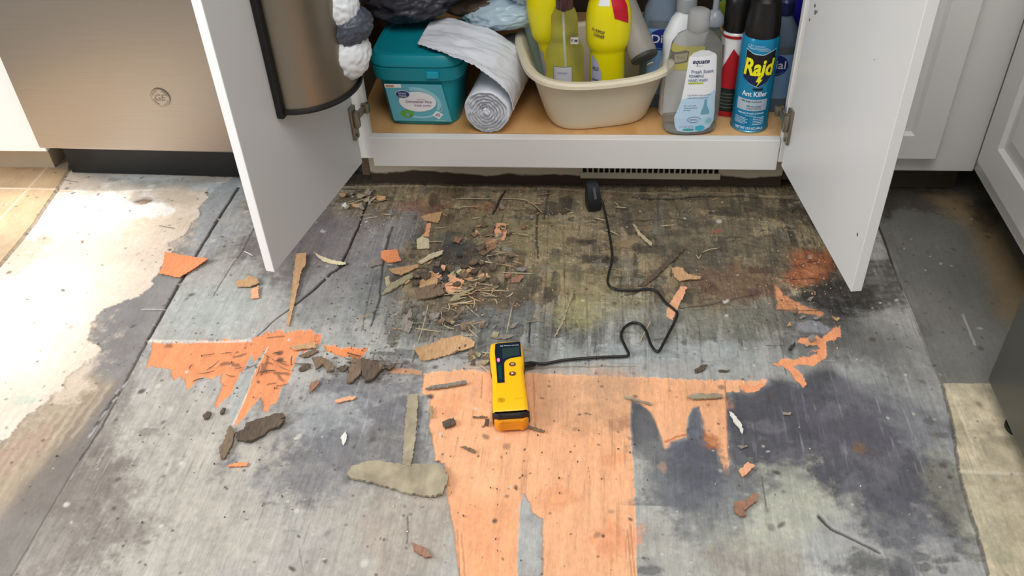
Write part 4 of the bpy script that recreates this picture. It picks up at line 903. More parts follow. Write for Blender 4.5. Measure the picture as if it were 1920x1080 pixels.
# ------------------------------------------------------------------ bottles on the right of the shelf
eq = thing('hand_wash_refill_bottle', 'clear hand wash refill bottle with a white and blue label, front right of the basin', 'bottle', (.223, .044, ZS), math.radians(4))
epro = [(.040, .024, 0), (.047, .029, .003), (.0495, .031, .010), (.0525, .032, .040), (.0515, .0315, .09), (.048, .030, .14), (.0435, .0285, .172), (.034, .024, .187), (.020, .018, .194), (.014, .014, .197), (.014, .014, .203)]
bottle(eq, 'body', epro, CLR2, 2.6)
bottle(eq, 'cap', [(.0185, .0185, .198), (.0195, .0195, .200), (.0195, .0195, .224), (.0175, .0175, .232), (.012, .012, .235)], mat('frosted_cap', S(196, 198, 198), .3, trans=.45), 2)
bm = bmesh.new(); loft(bm, [sring(.046, .028, .004, 2.6), sring(.0495, .030, .024, 2.6)]); obj('liquid', bm, mat('soap_rest', S(214, 214, 212), .1, trans=.85, ior=1.15), eq, 'auto')
A = Art(); EB = ink('sky', 188, 218, 240); ED = ink('ink_navy', 44, 50, 92); EG = ink('ink_slate', 96, 112, 148); EL = ink('lime', 176, 196, 40); ET = ink('flask', 110, 168, 188); EA = ink('aqua', 60, 178, 206); WT = ink('white', 236, 238, 242)
out = [(-.016, .158), (-.008, .167), (.004, .171), (.018, .170), (.030, .163), (.0335, .158), (.036, .12), (.038, .075), (.040, .05), (.040, .030), (.034, .018), (.020, .011), (-.010, .010), (-.026, .012), (-.031, .022), (-.034, .040), (-.030, .052), (-.024, .075), (-.020, .110)]
A.poly(out, WT, 0)
A.poly([(-.0235, .078), (-.008, .083), (.010, .082), (.026, .088), (.0375, .095), (.038, .075), (.0395, .05), (.0395, .030), (.034, .018), (.020, .0115), (-.010, .0105), (-.0255, .0125), (-.0305, .022), (-.0335, .040), (-.0295, .052)], EB, 1)
A.text('equate', .006, .149, .0085, ED, 2, width=.030, bold=.02, shear=.2); A.text('BEAUTY', .004, .1425, .002, EG, 2, width=.012)
A.text('Fresh Scent', .010, .132, .0068, EG, 2, width=.040, bold=.01); A.text('FOAMING', -.0005, .1235, .0056, EG, 2, width=.026, bold=.012); A.text('HAND WASH', .003, .1155, .0056, EG, 2, width=.034, bold=.012)
A.rect(-.014, .1085, .013, .1115, EL, 2)
A.text('kills 99.9% of germs when', .008, .086, .003, EG, 2, width=.042); A.text('used with foaming pump', .006, .081, .003, EG, 2, width=.038)
A.text('for use with', -.007, .066, .0032, EG, 2, width=.022); A.text('foaming hand', -.006, .061, .0032, EG, 2, width=.024); A.text('pumps', -.012, .056, .0032, EG, 2, width=.012)
A.poly([(.0185, .078), (.0225, .078), (.0235, .066), (.030, .050), (.029, .047), (.014, .047), (.013, .050), (.0178, .066)], ET, 2)
A.ring(.002, .037, .012, .0065, .001, EG, 2, 0, 5.6); A.text('REFILL', .002, .037, .0035, EG, 2, width=.015); A.ell(.000, .027, .006, .003, EB, 2)
A.ell(.015, .018, .009, .006, EA, 2); A.ell(-.006, .0155, .011, .0026, ink('seagreen', 60, 160, 160), 2); A.ell(.030, .032, .006, .006, ink('aqua_pale', 140, 206, 214), 2); A.text('1.56 QT 50 FL OZ', -.006, .0215, .0026, EG, 2, width=.036)
efx = profR(epro)
def ef(s, t_, o):
    hx = efx(t_); hy = hx * .62; x = s; u = min(.985, abs(x) / hx); y = -hy * (1 - u ** 2.6) ** (1 / 2.6)
    return (x, y - o - .0006, t_)
A.build('label', ef, eq, step=.005, off=.0004)

t = thing('cleaner_bottle', 'white sloped-shoulder bottle with grey cap behind the clear refill bottle', 'bottle', (.206, .106, ZS), .05)
WP = mat('white_plastic_bottle', S(230, 234, 238), .32, var=.02)
bottle(t, 'body', [(.034, .024, 0), (.038, .027, .004), (.038, .027, .15), (.0385, .0275, .158), (.037, .027, .163), (.026, .022, .190), (.0165, .0165, .203), (.0165, .0165, .208)], WP, 2.6)
bottle(t, 'cap', [(.0165, .0165, .206), (.018, .018, .208), (.018, .018, .232), (.014, .014, .236)], mat('grey_cap', S(150, 156, 160), .4))
A = Art(); YG = ink('dull_yellow', 236, 226, 40)
A.rect(-.018, .106, .034, .150, YG, 0); A.poly([(-.015, .116), (.006, .122), (.008, .142), (.002, .144), (-.015, .138)], ink('brown_frame', 84, 76, 60), 1); A.poly([(-.0125, .120), (.004, .125), (.0055, .140), (-.0125, .135)], ink('sand', 196, 186, 140), 2); A.text('PURE', -.004, .130, .005, ink('brown_frame', 84, 76, 60), 3, width=.012); A.ell(.022, .134, .009, .008, LG, 1)
A.build('label', lambda s, t_, o: (s, -.0275 - o, t_), t, step=0)

DLB = mat('dial_blue_bottle', S(150, 172, 196), .18, trans=.55, ior=1.2)
def dial(label, x, y, rz, ovx, H=.20, R=.037):
    t = thing('hand_soap_bottle', label, 'bottle', (x, y, ZS), rz)
    bottle(t, 'body', [(R * .85, R * .62, 0), (R, R * .72, .004), (R, R * .72, H * .7), (R * .86, R * .66, H * .84), (R * .5, R * .45, H * .95), (.013, .013, H), (.013, .013, H + .004)], DLB, 2.5)
    bottle(t, 'cap', [(.015, .015, H), (.0155, .0155, H + .003), (.0155, .0155, H + .024), (.012, .012, H + .028)], mat('navy_cap', S(30, 40, 84), .35))
    A = Art(); LBk = ink('label_sky', 128, 168, 214); NV = ink('dial_navy', 20, 44, 130)
    K_ = H - .20; A.rect(-.026, .03, .026, .145 + K_, LBk, 0); A.rect(-.026, .130 + K_, .026, .145 + K_, ink('label_slate', 96, 106, 112), 1)
    A.ell(ovx, .108 + K_, .0225, .021, NV, 1); A.text('Dial', ovx, .110 + K_, .017, WT, 2, width=.036, bold=.01); A.ring(ovx, .108 + K_, .0205, .018, .001, ink('label_sky', 128, 168, 214), 2, 3.5, 5.6)
    A.build('label', lambda s, t_, o: (s, -R * .72 * (1 - min(.98, abs(s) / R) ** 2.5) ** .4 - o - .0004, t_), t, step=.005, off=.0004)
    return t
dial('blue Dial-lettered soap bottle between the basin and the white bottle'.replace('Dial-lettered', 'translucent oval-labelled'), .166, .150, .05, -.002, H=.235)
dial('pale blue soap bottle with white script, behind the right edge of the insect spray can', .387, .132, -.1, -.004, H=.19, R=.034)
t = thing('detergent_bottle', 'royal blue bottle in the back right corner of the cabinet', 'bottle', (.405, .20, ZS))
bottle(t, 'body', [(.030, .024, 0), (.034, .028, .004), (.034, .028, .22), (.020, .018, .25), (.013, .013, .26)], mat('royal_blue_plastic', S(34, 36, 150), .25, var=.03), 2.4)
bottle(t, 'cap', [(.015, .015, .258), (.015, .015, .285), (.012, .012, .288)], mat('white_cap', S(230, 230, 228), .35))

t = thing('pump_bottle', 'clear pump bottle with a grey neck, right of the white bottle', 'bottle', (.258, .105, ZS))
bottle(t, 'body', [(.022, .020, 0), (.026, .024, .004), (.026, .024, .130), (.0255, .0235, .150), (.019, .018, .168), (.014, .014, .178), (.014, .014, .184)], CLR2, 2.2)
bottle(t, 'collar', [(.0165, .0165, .181), (.0175, .0175, .184), (.0165, .0165, .196), (.009, .009, .206), (.006, .006, .208)], mat('translucent_grey', S(168, 174, 184), .3, trans=.3))
bm = bmesh.new(); lathe(bm, [(.0055, .205), (.0055, .240), (.009, .242), (.009, .250), (.006, .252)], 24); obj('pump', bm, MATS['translucent_grey'], t, 'auto')
bm = bmesh.new(); loft(bm, [sring(.0235, .0215, .004, 2.2), sring(.0235, .0215, .145, 2.2)]); obj('liquid', bm, mat('grey_liquid', S(146, 142, 132), .15, trans=.55, ior=1.2), t, 'auto')

t = thing('spray_can', 'red and white can with black cap beside the blue insect spray can', 'can', (.300, .112, ZS), 0)
cp = [(.026, .026, 0), (.0272, .0272, .002), (.0272, .0272, .158), (.0255, .0255, .166), (.022, .022, .170)]
bottle(t, 'body', cp, mat('white_can', S(232, 232, 234), .3, .1)); bottle(t, 'cap', [(.0225, .0225, .168), (.024, .024, .170), (.024, .024, .225), (.021, .021, .232)], mat('black_cap', S(22, 21, 22), .35))
A = Art(); RD = ink('deep_red', 176, 24, 34); GK = ink('green_black', 22, 40, 32)
A.poly([(-.040, .060), (-.004, .142), (.026, .100), (.034, .060)], RD, 0); A.rect(-.060, .0135, .055, .062, GK, 1); A.rect(-.060, .003, .055, .0140, RD, 2); A.rect(-.060, .160, .055, .1655, RD, 0)
for i in range(5): A.rect(-.018, .022 + i * .007, .004 + .003 * (i % 2), .0235 + i * .007, ink('grey_line', 110, 120, 116), 2)
A.build('label', wrap(.0274), t, step=.003, off=.0004)
t = thing('cleaner_bottle', 'dark green bottle with a red cap behind the pump bottle', 'bottle', (.292, .190, ZS))
bottle(t, 'body', [(.026, .022, 0), (.030, .026, .004), (.030, .026, .180), (.018, .017, .205), (.012, .012, .210)], mat('dark_green_plastic', S(30, 76, 52), .3), 2.2); bottle(t, 'cap', [(.015, .015, .208), (.015, .015, .235), (.012, .012, .238)], mat('red_cap', S(172, 40, 40), .35))
A = Art(); A.rect(-.024, .120, -.006, .20, ink('moss', 128, 146, 46), 0); A.build('label', lambda s, t_, o: (s, -.0262 - o, t_), t, step=0)
t = thing('spray_can', 'black tall can in the shadow left of the insect spray can', 'can', (.345, .180, ZS))
bottle(t, 'body', [(.028, .028, 0), (.029, .029, .003), (.029, .029, .20), (.024, .024, .21)], mat('black_can', S(20, 20, 24), .3)); bottle(t, 'cap', [(.023, .023, .208), (.023, .023, .25), (.020, .020, .254)], MATS['black_cap'])

raid = thing('insect_spray_can', 'blue ant killer spray can with yellow lettering and black cap, far right of the shelf', 'can', (.3375, .0605, ZS), 0)
RR = .0345
bottle(raid, 'body', [(.0325, .0325, 0), (.0345, .0345, .0015), (.0345, .0345, .004), (RR - .0006, RR - .0006, .006), (RR - .0006, RR - .0006, .172), (.0325, .0325, .180), (.030, .030, .186)], mat('raid_blue', S(16, 128, 172), .28, .15, var=.02))
bottle(raid, 'bottom_seam', [(.0330, .0330, -.0), (.0352, .0352, .0006), (.0352, .0352, .0034), (.034, .034, .0046)], mat('can_rim', S(120, 160, 176), .3, .7))
bottle(raid, 'cap', [(.0305, .0305, .182), (.0312, .0312, .184), (.0308, .0308, .200), (.0285, .0285, .222), (.0275, .0275, .226), (.0255, .0255, .246), (.019, .019, .252)], mat('black_cap', S(22, 21, 22), .35))
bm = bmesh.new(); tube(bm, [(.021 * math.sin(a), -.0275 * math.cos(a) - .0008, .212 - .012 * math.cos(a * 1.6)) for a in [-.9 + 1.8 * i / 14 for i in range(15)]], .0012, 6); obj('spray_button', bm, mat('black_gloss', S(30, 30, 32), .12), raid, True)
A = Art(); YL = ink('raid_yellow', 238, 232, 30); BK = ink('raid_black', 26, 20, 24); BD = ink('raid_dark_blue', 16, 34, 74); LT = ink('raid_light', 176, 214, 232); SV = ink('raid_silver', 170, 186, 200); BM = ink('raid_mid', 20, 108, 150)
A.poly([(-.026, .166), (-.010, .159), (.006, .158), (.030, .167), (.030, .120), (.020, .104), (.004, .094), (-.012, .100), (-.026, .112)], LT, 1)
A.poly([(-.0252, .1645), (-.010, .1575), (.006, .1565), (.0292, .1655), (.0292, .120), (.0195, .105), (.004, .0955), (-.0115, .1012), (-.0252, .1125)], BK, 2)
A.poly([(-.0252, .1165), (.0292, .1225), (.0195, .105), (.004, .0955), (-.0115, .1012), (-.0252, .1115)], BD, 3)
A.text('Raid', .0018, .1335, .033, BK, 4, width=.057, bold=.05, shear=.12); A.text('Raid', .0015, .1335, .031, YL, 5, width=.053, bold=.035, shear=.12)
A.poly([(.002, .117), (.009, .118), (.0055, .111), (.0095, .111), (.000, .096), (.003, .106), (-.0015, .106)], YL, 6)
A.text('SC Johnson', -.006, .1725, .004, LT, 2, width=.024); A.ring(-.020, .1725, .003, .003, .0008, LT, 2)
for (y_, x0_, x1_) in ((.1685, -.024, .012), (.1665, -.020, .016), (.1640, -.004, .018)): A.rect(x0_, y_, x1_, y_ + .0008, LT, 2)
A.text('Ant Killer', .000, .081, .0098, WT, 2, width=.046, bold=.02)
A.ell(.004, .0905, .0065, .0018, BK, 2); A.ell(-.003, .091, .0022, .0018, BK, 2); A.ell(.0105, .091, .0028, .0022, BK, 2)
for k_ in (-.004, 0, .004): A.rect(.004 + k_ - .0003, .087, .004 + k_ + .0003, .094, BK, 2)
A.rect(-.031, .047, .026, .070, SV, 1); A.text('kills bugs outdoors', -.004, .0655, .0034, BK, 2, width=.036, bold=.01); A.text('kills on contact', .002, .0565, .0034, BK, 2, width=.026, bold=.01); A.text('outdoor fragrance', .002, .0515, .0028, BK, 2, width=.026)
A.text('keep out of reach of children', -.002, .0415, .0036, WT, 2, width=.048, bold=.01); A.text('caution', -.002, .037, .0028, LT, 2, width=.020)
A.rect(-.034, .017, -.004, .034, BM, 1)
for i in range(5): A.rect(-.032, .0195 + i * .003, -.010 + .004 * (i % 2), .0205 + i * .003, LT, 2); A.rect(.003, .0185 + i * .0035, .024, .020 + i * .0035, LT, 2)
A.text('NET WT 17.5 OZ (496 g)', -.002, .0098, .0050, WT, 2, width=.052, bold=.015)
A.build('label', wrap(RR, a0=-.10), raid, step=.003, off=.00035)

# ------------------------------------------------------------------ moisture meter
mc = at(948, 640, .028); me_ = at(958, 775, .028); dv2 = (me_ - mc); LM = dv2.length; ang = math.atan2(dv2.y, dv2.x) + PI / 2
MY = mat('meter_yellow', S(255, 190, 22), .36, var=.02); MY2 = mat('meter_amber', S(224, 142, 20), .36, var=.02); MK = mat('meter_black_rubber', S(34, 26, 20), .6)
mt = thing('moisture_meter', 'yellow handheld moisture meter lying on the floor, glowing red light on its dark display', 'meter', (mc.x, mc.y, .0025), ang)
# local: x right, y up (away from viewer), top end at y=0
def mhalf(t):
    P = [(0, .0235), (.06, .0262), (.18, .0272), (.30, .0268), (.42, .0250), (.60, .0258), (.85, .0270), (1.0, .0272)]
    for a, b in zip(P[:-1], P[1:]):
        if a[0] <= t <= b[0]: u = (t - a[0]) / (b[0] - a[0]); u = u * u * (3 - 2 * u); return a[1] * (1 - u) + b[1] * u
    return .0272
def mring(t0, t1, z, ins, k=26, top_r=.006, bot_r=.004):
    L = LM; pts = []
    for i in range(k + 1):
        t = t0 + (t1 - t0) * i / k; w = mhalf(min(1, max(0, t))) - ins; y = -t * L
        e0 = (t - t0) * L; e1 = (t1 - t) * L
        if e0 < top_r: w -= top_r - math.sqrt(max(0, top_r ** 2 - (top_r - e0) ** 2))
        if e1 < bot_r: w -= bot_r - math.sqrt(max(0, bot_r ** 2 - (bot_r - e1) ** 2))
        yy = y; 
        if i == 0: yy -= ins
        if i == k: yy += ins
        pts.append((w, yy))
    return [(x, y, z) for x, y in pts] + [(-x, y, z) for x, y in reversed(pts)]
bm = bmesh.new(); loft(bm, [mring(0, 1.0, z, i_) for z, i_ in ((.0, .004), (.0015, .0015), (.005, 0), (.021, 0), (.0255, .0016), (.0275, .0045), (.028, .007))]); obj('body', bm, MY, mt, 'auto')
bm = bmesh.new(); loft(bm, [mring(.0, .96, z, i_) for z, i_ in ((.006, -.0004), (.0066, -.0009), (.0088, -.0009), (.0094, -.0004))]); obj('side_seam', bm, MK, mt, 'auto')
bm = bmesh.new(); loft(bm, [mring(.972, 1.040, z, i_, 20, .0, .010) for z, i_ in ((.001, .002), (.004, -.0008), (.0205, -.0008), (.0245, .0008), (.0268, .004))]); obj('rubber_band', bm, MK, mt, 'auto')
bm = bmesh.new(); loft(bm, [mring(1.00, 1.085, z, i_, 20, .0, .012) for z, i_ in ((.0, .004), (.002, .0015), (.014, .0012), (.0185, .002), (.0205, .004))]); obj('end_cap', bm, MY2, mt, 'auto')
A = Art(); SCR = mat('display_glass', S(26, 38, 52), .12, var=.02); GRN = mat('display_green', S(20, 70, 56), .2); WTX = ink('white', 236, 238, 242)
cxx = lambda v, y: (v - 455 - (y - 118) * .063) / 305 * .0540; cx = lambda v: (v - 490) / 305 * .0540; cyy = lambda v: -(v - 118) / (832 - 118) * LM   # layout on the face
scr = [(360, 155), (390, 147), (580, 145), (590, 155), (598, 300), (560, 306), (500, 312), (462, 328), (445, 350), (442, 370), (448, 552), (384, 552), (372, 370), (358, 250)]
A.poly([(cxx(x, y), cyy(y)) for x, y in scr], SCR, 1)
A.poly([(cxx(x, y), cyy(y)) for x, y in [(425, 205), (578, 205), (582, 290), (480, 300), (430, 320)]], mat('lcd_grey_green', S(44, 62, 62), .2), 2)
A.poly([(cxx(x, y), cyy(y)) for x, y in [(388, 380), (420, 380), (426, 520), (400, 520)]], GRN, 2)
A.text('GE Measurement', cxx(490, 182), cyy(182), .0026, WTX, 3, width=.030)
for yy in (376, 470):
    A.ell(cxx(516, yy), cyy(yy), .0053, .0047, mat('button_brown', S(84, 50, 34), .35), 1); A.ell(cxx(516, yy), cyy(yy), .0044, .0038, mat('button_face', S(120, 70, 48), .35), 2)
A.ring(cxx(516, 376), cyy(378), .0024, .002, .0006, WTX, 3)
A.poly([(cxx(508, 470), cyy(458)), (cxx(508, 470), cyy(480)), (cxx(528, 470), cyy(470))], WTX, 3)
EM = ink('emboss', 196, 140, 20); A.ring(cxx(418, 716), cyy(716), .0052, .0050, .0010, EM, 1); A.ell(cxx(418, 716), cyy(716), .0030, .0030, EM, 1); A.text('protimeter', cxx(570, 712), cyy(712), .0022, EM, 1, width=.012)
A.build('face_panel', lambda x, y, o: (x, y, .0278 + o), mt, step=0, off=.00035)
bm = bmesh.new(); r_ = bmesh.ops.create_uvsphere(bm, u_segments=16, v_segments=8, radius=1); bmesh.ops.scale(bm, vec=(.0022, .0042, .0008), verts=r_['verts']); bmesh.ops.translate(bm, vec=(cxx(392, 325), cyy(325), .0290), verts=r_['verts'])
obj('red_light', bm, mat('red_led', S(255, 40, 70), .3, emit=(1.0, .05, .12, 6.0)), mt, True)

# ------------------------------------------------------------------ lead and probe
cpx = [(1124, 384), (1133, 396), (1139, 421), (1145, 453), (1148, 485), (1142, 511), (1140, 531), (1153, 542), (1186, 544), (1218, 542), (1234, 549), (1247, 566), (1267, 583), (1270, 589), (1264, 605), (1247, 638), (1234, 659), (1221, 647), (1212, 622), (1202, 609), (1186, 605), (1170, 615), (1165, 631), (1173, 651), (1179, 664), (1170, 668), (1121, 670), (1059, 675), (1020, 682), (995, 684)]
pts = [at(x, y, .0042) for x, y in cpx]
pts[0] = at(1122, 366, .030, 2); pts[1] = at(1131, 384, .018, 2)
e_ = pts[-1]; pts[-1] = Vector((e_.x, e_.y, .009)); pts.append(at(977, 684, .0135))
bm = bmesh.new(); sp_ = spline(pts, 8); tube(bm, sp_, .0023, 10)
cb = obj('probe_cable', bm, mat('black_cable', S(26, 25, 25), .38), None, True); tag(cb, 'thin black cable curving over the floor from the yellow meter to the black probe', 'cable')
bm = bmesh.new(); tube(bm, [at(975, 684, .0135), at(984, 684, .0135), at(996, 684, .0092 + .001), at(1003, 684, .0075)], [.0048, .0046, .0038, .0028], 14); obj('connector', bm, mat('black_plastic', S(20, 19, 18), .45), cb, True)
b0 = at(1112, 398, 0)
pb = thing('probe', 'black block-shaped pin probe standing at the end of the cable near the toe kick', 'probe', (b0.x, b0.y + .012, .0), .35)
bm = bmesh.new()
loft(bm, [[(-.012, -.011, .001), (.012, -.011, .001), (.012, .010, .001), (-.012, .010, .001)], [(-.0135, -.013, .006), (.0135, -.013, .006), (.0135, .012, .006), (-.0135, .012, .006)], [(-.0135, -.012, .030), (.0135, -.012, .030), (.0135, .014, .034), (-.0135, .014, .034)], [(-.012, .000, .050), (.012, .000, .050), (.012, .017, .052), (-.012, .017, .052)], [(-.009, .004, .056), (.009, .004, .056), (.009, .015, .058), (-.009, .015, .058)]])
bmesh.ops.bevel(bm, geom=bm.edges[:], offset=.002, segments=2, affect='EDGES'); obj('handle', bm, mat('probe_black', S(34, 36, 40), .45), pb, 'auto')
bm = bmesh.new(); box(bm, (0, -.0075, .041), (.006, .002, .024), .0008, Matrix.Rotation(-.5, 4, 'X')); obj('ridge', bm, mat('probe_highlight_grey', S(78, 80, 86), .4), pb)  # grey strip stands for the highlight line on the sloping handle

# ------------------------------------------------------------------ wood fragments lying on the floor
def wd(n, a, b_, sc=(90, 14, 1)): return woodmat('chip_' + n, S(*a), S(*b_), sc, .7)
CM = dict(orange=wd('orange', (226, 134, 84), (238, 156, 108)), peach=wd('peach', (222, 158, 118), (236, 178, 140)), tan=wd('tan', (178, 138, 98), (206, 166, 124)),
          pale=wd('pale', (196, 182, 148), (222, 208, 176)), straw=wd('straw', (170, 154, 124), (198, 182, 148)), white=wd('white', (208, 206, 198), (230, 228, 220)), brown=wd('brown', (104, 86, 70), (132, 110, 88)),
          dark=wd('dark', (74, 62, 52), (104, 88, 72)), grey=wd('grey', (120, 112, 104), (146, 138, 128)), olive=wd('olive', (140, 132, 102), (168, 158, 126)), taupe=wd('taupe', (138, 126, 106), (176, 164, 138), (9, 6, 1)), black=wd('black', (50, 48, 48), (66, 62, 60)), rust=wd('rust', (138, 100, 80), (162, 122, 98)))
def chip(px, m, label, th=.0016, z=.0012, curl=0.0, lift=0.0, name='wood_chip', cat='wood chip', group=None, jit=.0012, seed=None):
    P = [at(x, y, z) for x, y in px]; c = sum(P, Vector()) / len(P); seed = seed or int(px[0][0] * 7 + px[0][1])
    rr = random.Random(seed); out = []
    for a, b_ in zip(P, P[1:] + P[:1]):
        n_ = max(1, int((b_ - a).length / .003)); nrm = Vector((-(b_ - a).y, (b_ - a).x, 0)).normalized()
        for k in range(n_):
            p = a.lerp(b_, k / n_); out.append(p + nrm * (rr.uniform(-jit, jit) if k else 0) - c)
    bm = bmesh.new(); f = bm.faces.new([bm.verts.new((p.x, p.y, 0)) for p in out])
    bmesh.ops.triangulate(bm, faces=[f])
    xs = [p.x for p in out]; ys = [p.y for p in out]
    for ax_, lo, hi in ((0, min(xs), max(xs)), (1, min(ys), max(ys))):
        cc = lo + .007
        while cc < hi:
            no = [0, 0, 0]; no[ax_] = 1; q_ = [0, 0, 0]; q_[ax_] = cc
            bmesh.ops.bisect_plane(bm, geom=bm.verts[:] + bm.edges[:] + bm.faces[:], plane_co=q_, plane_no=no); cc += .007
    bmesh.ops.recalc_face_normals(bm, faces=bm.faces[:])
    if bm.faces[:] and bm.faces[0].normal.z < 0: bmesh.ops.reverse_faces(bm, faces=bm.faces[:])
    r_ = bmesh.ops.extrude_face_region(bm, geom=bm.faces[:]); top = [v for v in r_['geom'] if isinstance(v, bmesh.types.BMVert)]
    for v in top: v.co.z += th
    dx, dy = max(xs) - min(xs), max(ys) - min(ys); H_ = max(dx, dy) / 2
    for v in bm.verts:
        u = (v.co.x if dx > dy else v.co.y) / H_; w_ = (v.co.y if dx > dy else v.co.x) / H_
        v.co.z += curl * u * u + lift * (u + 1) / 2 + .0006 * noise.noise(v.co * 120 + Vector((seed, 0, 0)))
    o = obj(name, bm, m if not isinstance(m, str) else CM[m], None, False, loc=c)
    return tag(o, label, cat, group)
c1 = lambda L: [(x / 3, 260 + y / 3) for x, y in L]
c2 = lambda L: [(400 + x / 3.375, 320 + y / 3.375) for x, y in L]
c3 = lambda L: [(680 + x / 3.6, 340 + y / 3.6) for x, y in L]
c6 = lambda L: [(560 + x / 3.177, 620 + y / 3.177) for x, y in L]
cb_ = lambda L: [(1150 + x / 2.743, 780 + y / 2.743) for x, y in L]
chip(c1([(932, 645), (1060, 664), (1180, 690), (1085, 745), (1010, 785), (940, 770), (893, 765), (918, 720)]), 'orange', 'bright orange wedge-shaped wood chip on the edge of the pale left patch', curl=.004, lift=.001)
chip(c2([(140, 700), (210, 690), (222, 668), (280, 690), (290, 722), (240, 742), (150, 738)]), 'tan', 'tan jagged wood chip just below the tip of the left cabinet door', lift=.003)
chip(c2([(240, 758), (288, 735), (290, 808), (238, 810)]), 'peach', 'small pale square chip tucked under the tan chip by the left door tip', lift=.002)
chip(c2([(530, 538), (590, 530), (587, 600), (560, 640), (540, 740), (515, 840), (480, 985), (465, 970), (490, 840), (512, 640)]), 'tan', 'long tapering tan splinter lying across the dark crack, right of the left door tip', th=.002, lift=.003)
chip(c2([(640, 530), (690, 548), (760, 570), (840, 590), (842, 603), (780, 598), (690, 575)]), 'pale', 'pale curved sliver ending at the black crack, right of the long tan splinter', curl=.004)
chip(c2([(1060, 512), (1160, 505), (1190, 580), (1110, 590), (1062, 560)]), 'orange', 'small orange four-sided chip left of the debris heap', lift=.003)
chip(c5([(1020, 170), (1150, 150), (1185, 145), (1192, 180), (1050, 193)]), 'tan', 'tan strip chip on the right end of the left orange patch', lift=.001)
chip(c5([(690, 740), (740, 715), (760, 670), (850, 630), (940, 602), (990, 605), (1000, 630), (970, 642), (1000, 655), (960, 690), (900, 700), (860, 738), (780, 775), (700, 785)]), 'dark', 'large dark brown bark-like piece below the left orange patch', th=.004, curl=.006)
chip(c5([(650, 680), (682, 720), (670, 770), (640, 830), (608, 885), (590, 880), (578, 825), (620, 750)]), 'brown', 'brown upright splinter touching the left end of the dark bark-like piece', th=.003, lift=.002)
chip(c5([(630, 925), (700, 905), (765, 903), (757, 925), (640, 933)]), 'orange', 'thin orange chip alone on the grey floor below the dark bark-like piece')
chip(c5([(1080, 320), (1100, 295), (1155, 283), (1150, 302), (1095, 330)]), 'dark', 'dark pointed chip, left end of the bark scatter right of the left orange patch')
chip(c5([(1165, 240), (1230, 240), (1290, 280), (1310, 330), (1262, 340), (1240, 285), (1190, 320)]), 'brown', 'brown forked chip in the bark scatter right of the left orange patch', th=.003, lift=.003)
chip(c5([(1430, 255), (1482, 270), (1478, 350), (1420, 400), (1385, 405), (1402, 340)]), 'brown', 'brown tapered chunk in the clump under the small orange strip', th=.004, lift=.004)
chip(c5([(1480, 262), (1530, 270), (1620, 310), (1600, 335), (1560, 380), (1500, 400), (1478, 330)]), 'dark', 'dark ragged chunk, the rightmost in the clump under the small orange strip', th=.005, lift=.004)
chip(c5([(1310, 512), (1390, 487), (1445, 485), (1430, 505), (1320, 527)]), 'peach', 'peach sliver on the blue-grey stain between the bark scatter and upright strip')
chip(c5([(1150, 410), (1200, 380), (1212, 402), (1150, 470)]), 'rust', 'faint rusty chip under the bark scatter, on the grey floor')
chip(c5([(1345, 750), (1378, 705), (1386, 730), (1365, 797)]), 'white', 'small whitish leaf-shaped flake on the dark blotch left of the upright strip', th=.001)
chip(c5([(475, 615), (500, 585), (530, 590), (515, 622), (485, 632)]), 'dark', 'small dark crumb chip, left of a twin, under the left orange patch', th=.003)
chip(c5([(583, 595), (600, 562), (620, 565), (612, 590), (590, 602)]), 'dark', 'small dark crumb chip, right of its twin, under the left orange patch', th=.003)
chip(c6([(690, 135), (770, 100), (860, 50), (960, 35), (1030, 70), (1052, 95), (1050, 120), (950, 130), (830, 165), (730, 196), (715, 165)]), 'tan', 'broad tan curved wood flake left of the yellow meter top', th=.0018, curl=.010)
chip(c6([(755, 350), (800, 335), (900, 318), (1000, 303), (1003, 318), (880, 342), (770, 354)]), 'grey', 'long thin grey-brown splinter on the orange field left of the meter', th=.003)
chip(c6([(652, 395), (712, 390), (706, 560), (690, 700), (668, 818), (620, 808), (635, 560)]), 'taupe', 'upright pale grey wood strip above the wide flat board scrap', th=.0025, curl=.003)
chip(c6([(290, 880), (320, 825), (400, 795), (480, 785), (560, 797), (700, 802), (810, 805), (850, 810), (880, 850), (893, 900), (858, 985), (790, 1000), (640, 970), (480, 925), (340, 895)]), 'taupe', 'wide flat board scrap, mottled olive-grey, left of the orange field', th=.004, curl=.003, jit=.0016)
chip(c6([(855, 550), (925, 525), (936, 560), (905, 572), (872, 586)]), 'dark', 'dark angular chip on the orange field below left of the meter', th=.003)
chip(c6([(1110, 537), (1136, 535), (1131, 570), (1106, 568)]), 'dark', 'tiny dark square chip at the bottom left corner of the meter', th=.004)
chip(c6([(960, 695), (1000, 693), (1056, 720), (1047, 731), (990, 706)]), 'brown', 'small curved brown splinter on the orange field well below the meter')
chip(c6([(1035, 514), (1125, 512), (1125, 519), (1040, 521)]), 'brown', 'hair-thin brown sliver just left of the meter base')
chip(c6([(780, 455), (800, 452), (801, 520), (783, 517)]), 'olive', 'narrow olive chip on the left border of the orange field')
chip([(965, 797), (985, 798), (1022, 808), (1020, 811)], 'brown', 'thin brown sliver poking out right of the meter base')
chip(c7([(605, 402), (640, 380), (680, 373), (662, 400), (610, 422)]), 'dark', 'dark tapered chip on the pale strip above the orange field, left one of two')
chip(c7([(740, 404), (805, 403), (792, 413), (745, 413)]), 'dark', 'dark thin chip on the pale strip above the orange field, right one of two')
chip(c7([(565, 556), (590, 541), (700, 540), (762, 543), (765, 560), (600, 570)]), 'taupe', 'long grey-brown stick lying flat on the top right of the orange field', th=.003)
chip(c7([(800, 643), (815, 648), (842, 672), (880, 737), (876, 762), (830, 702)]), 'white', 'slim white pointed splinter on the charcoal stain', th=.002, lift=.002)
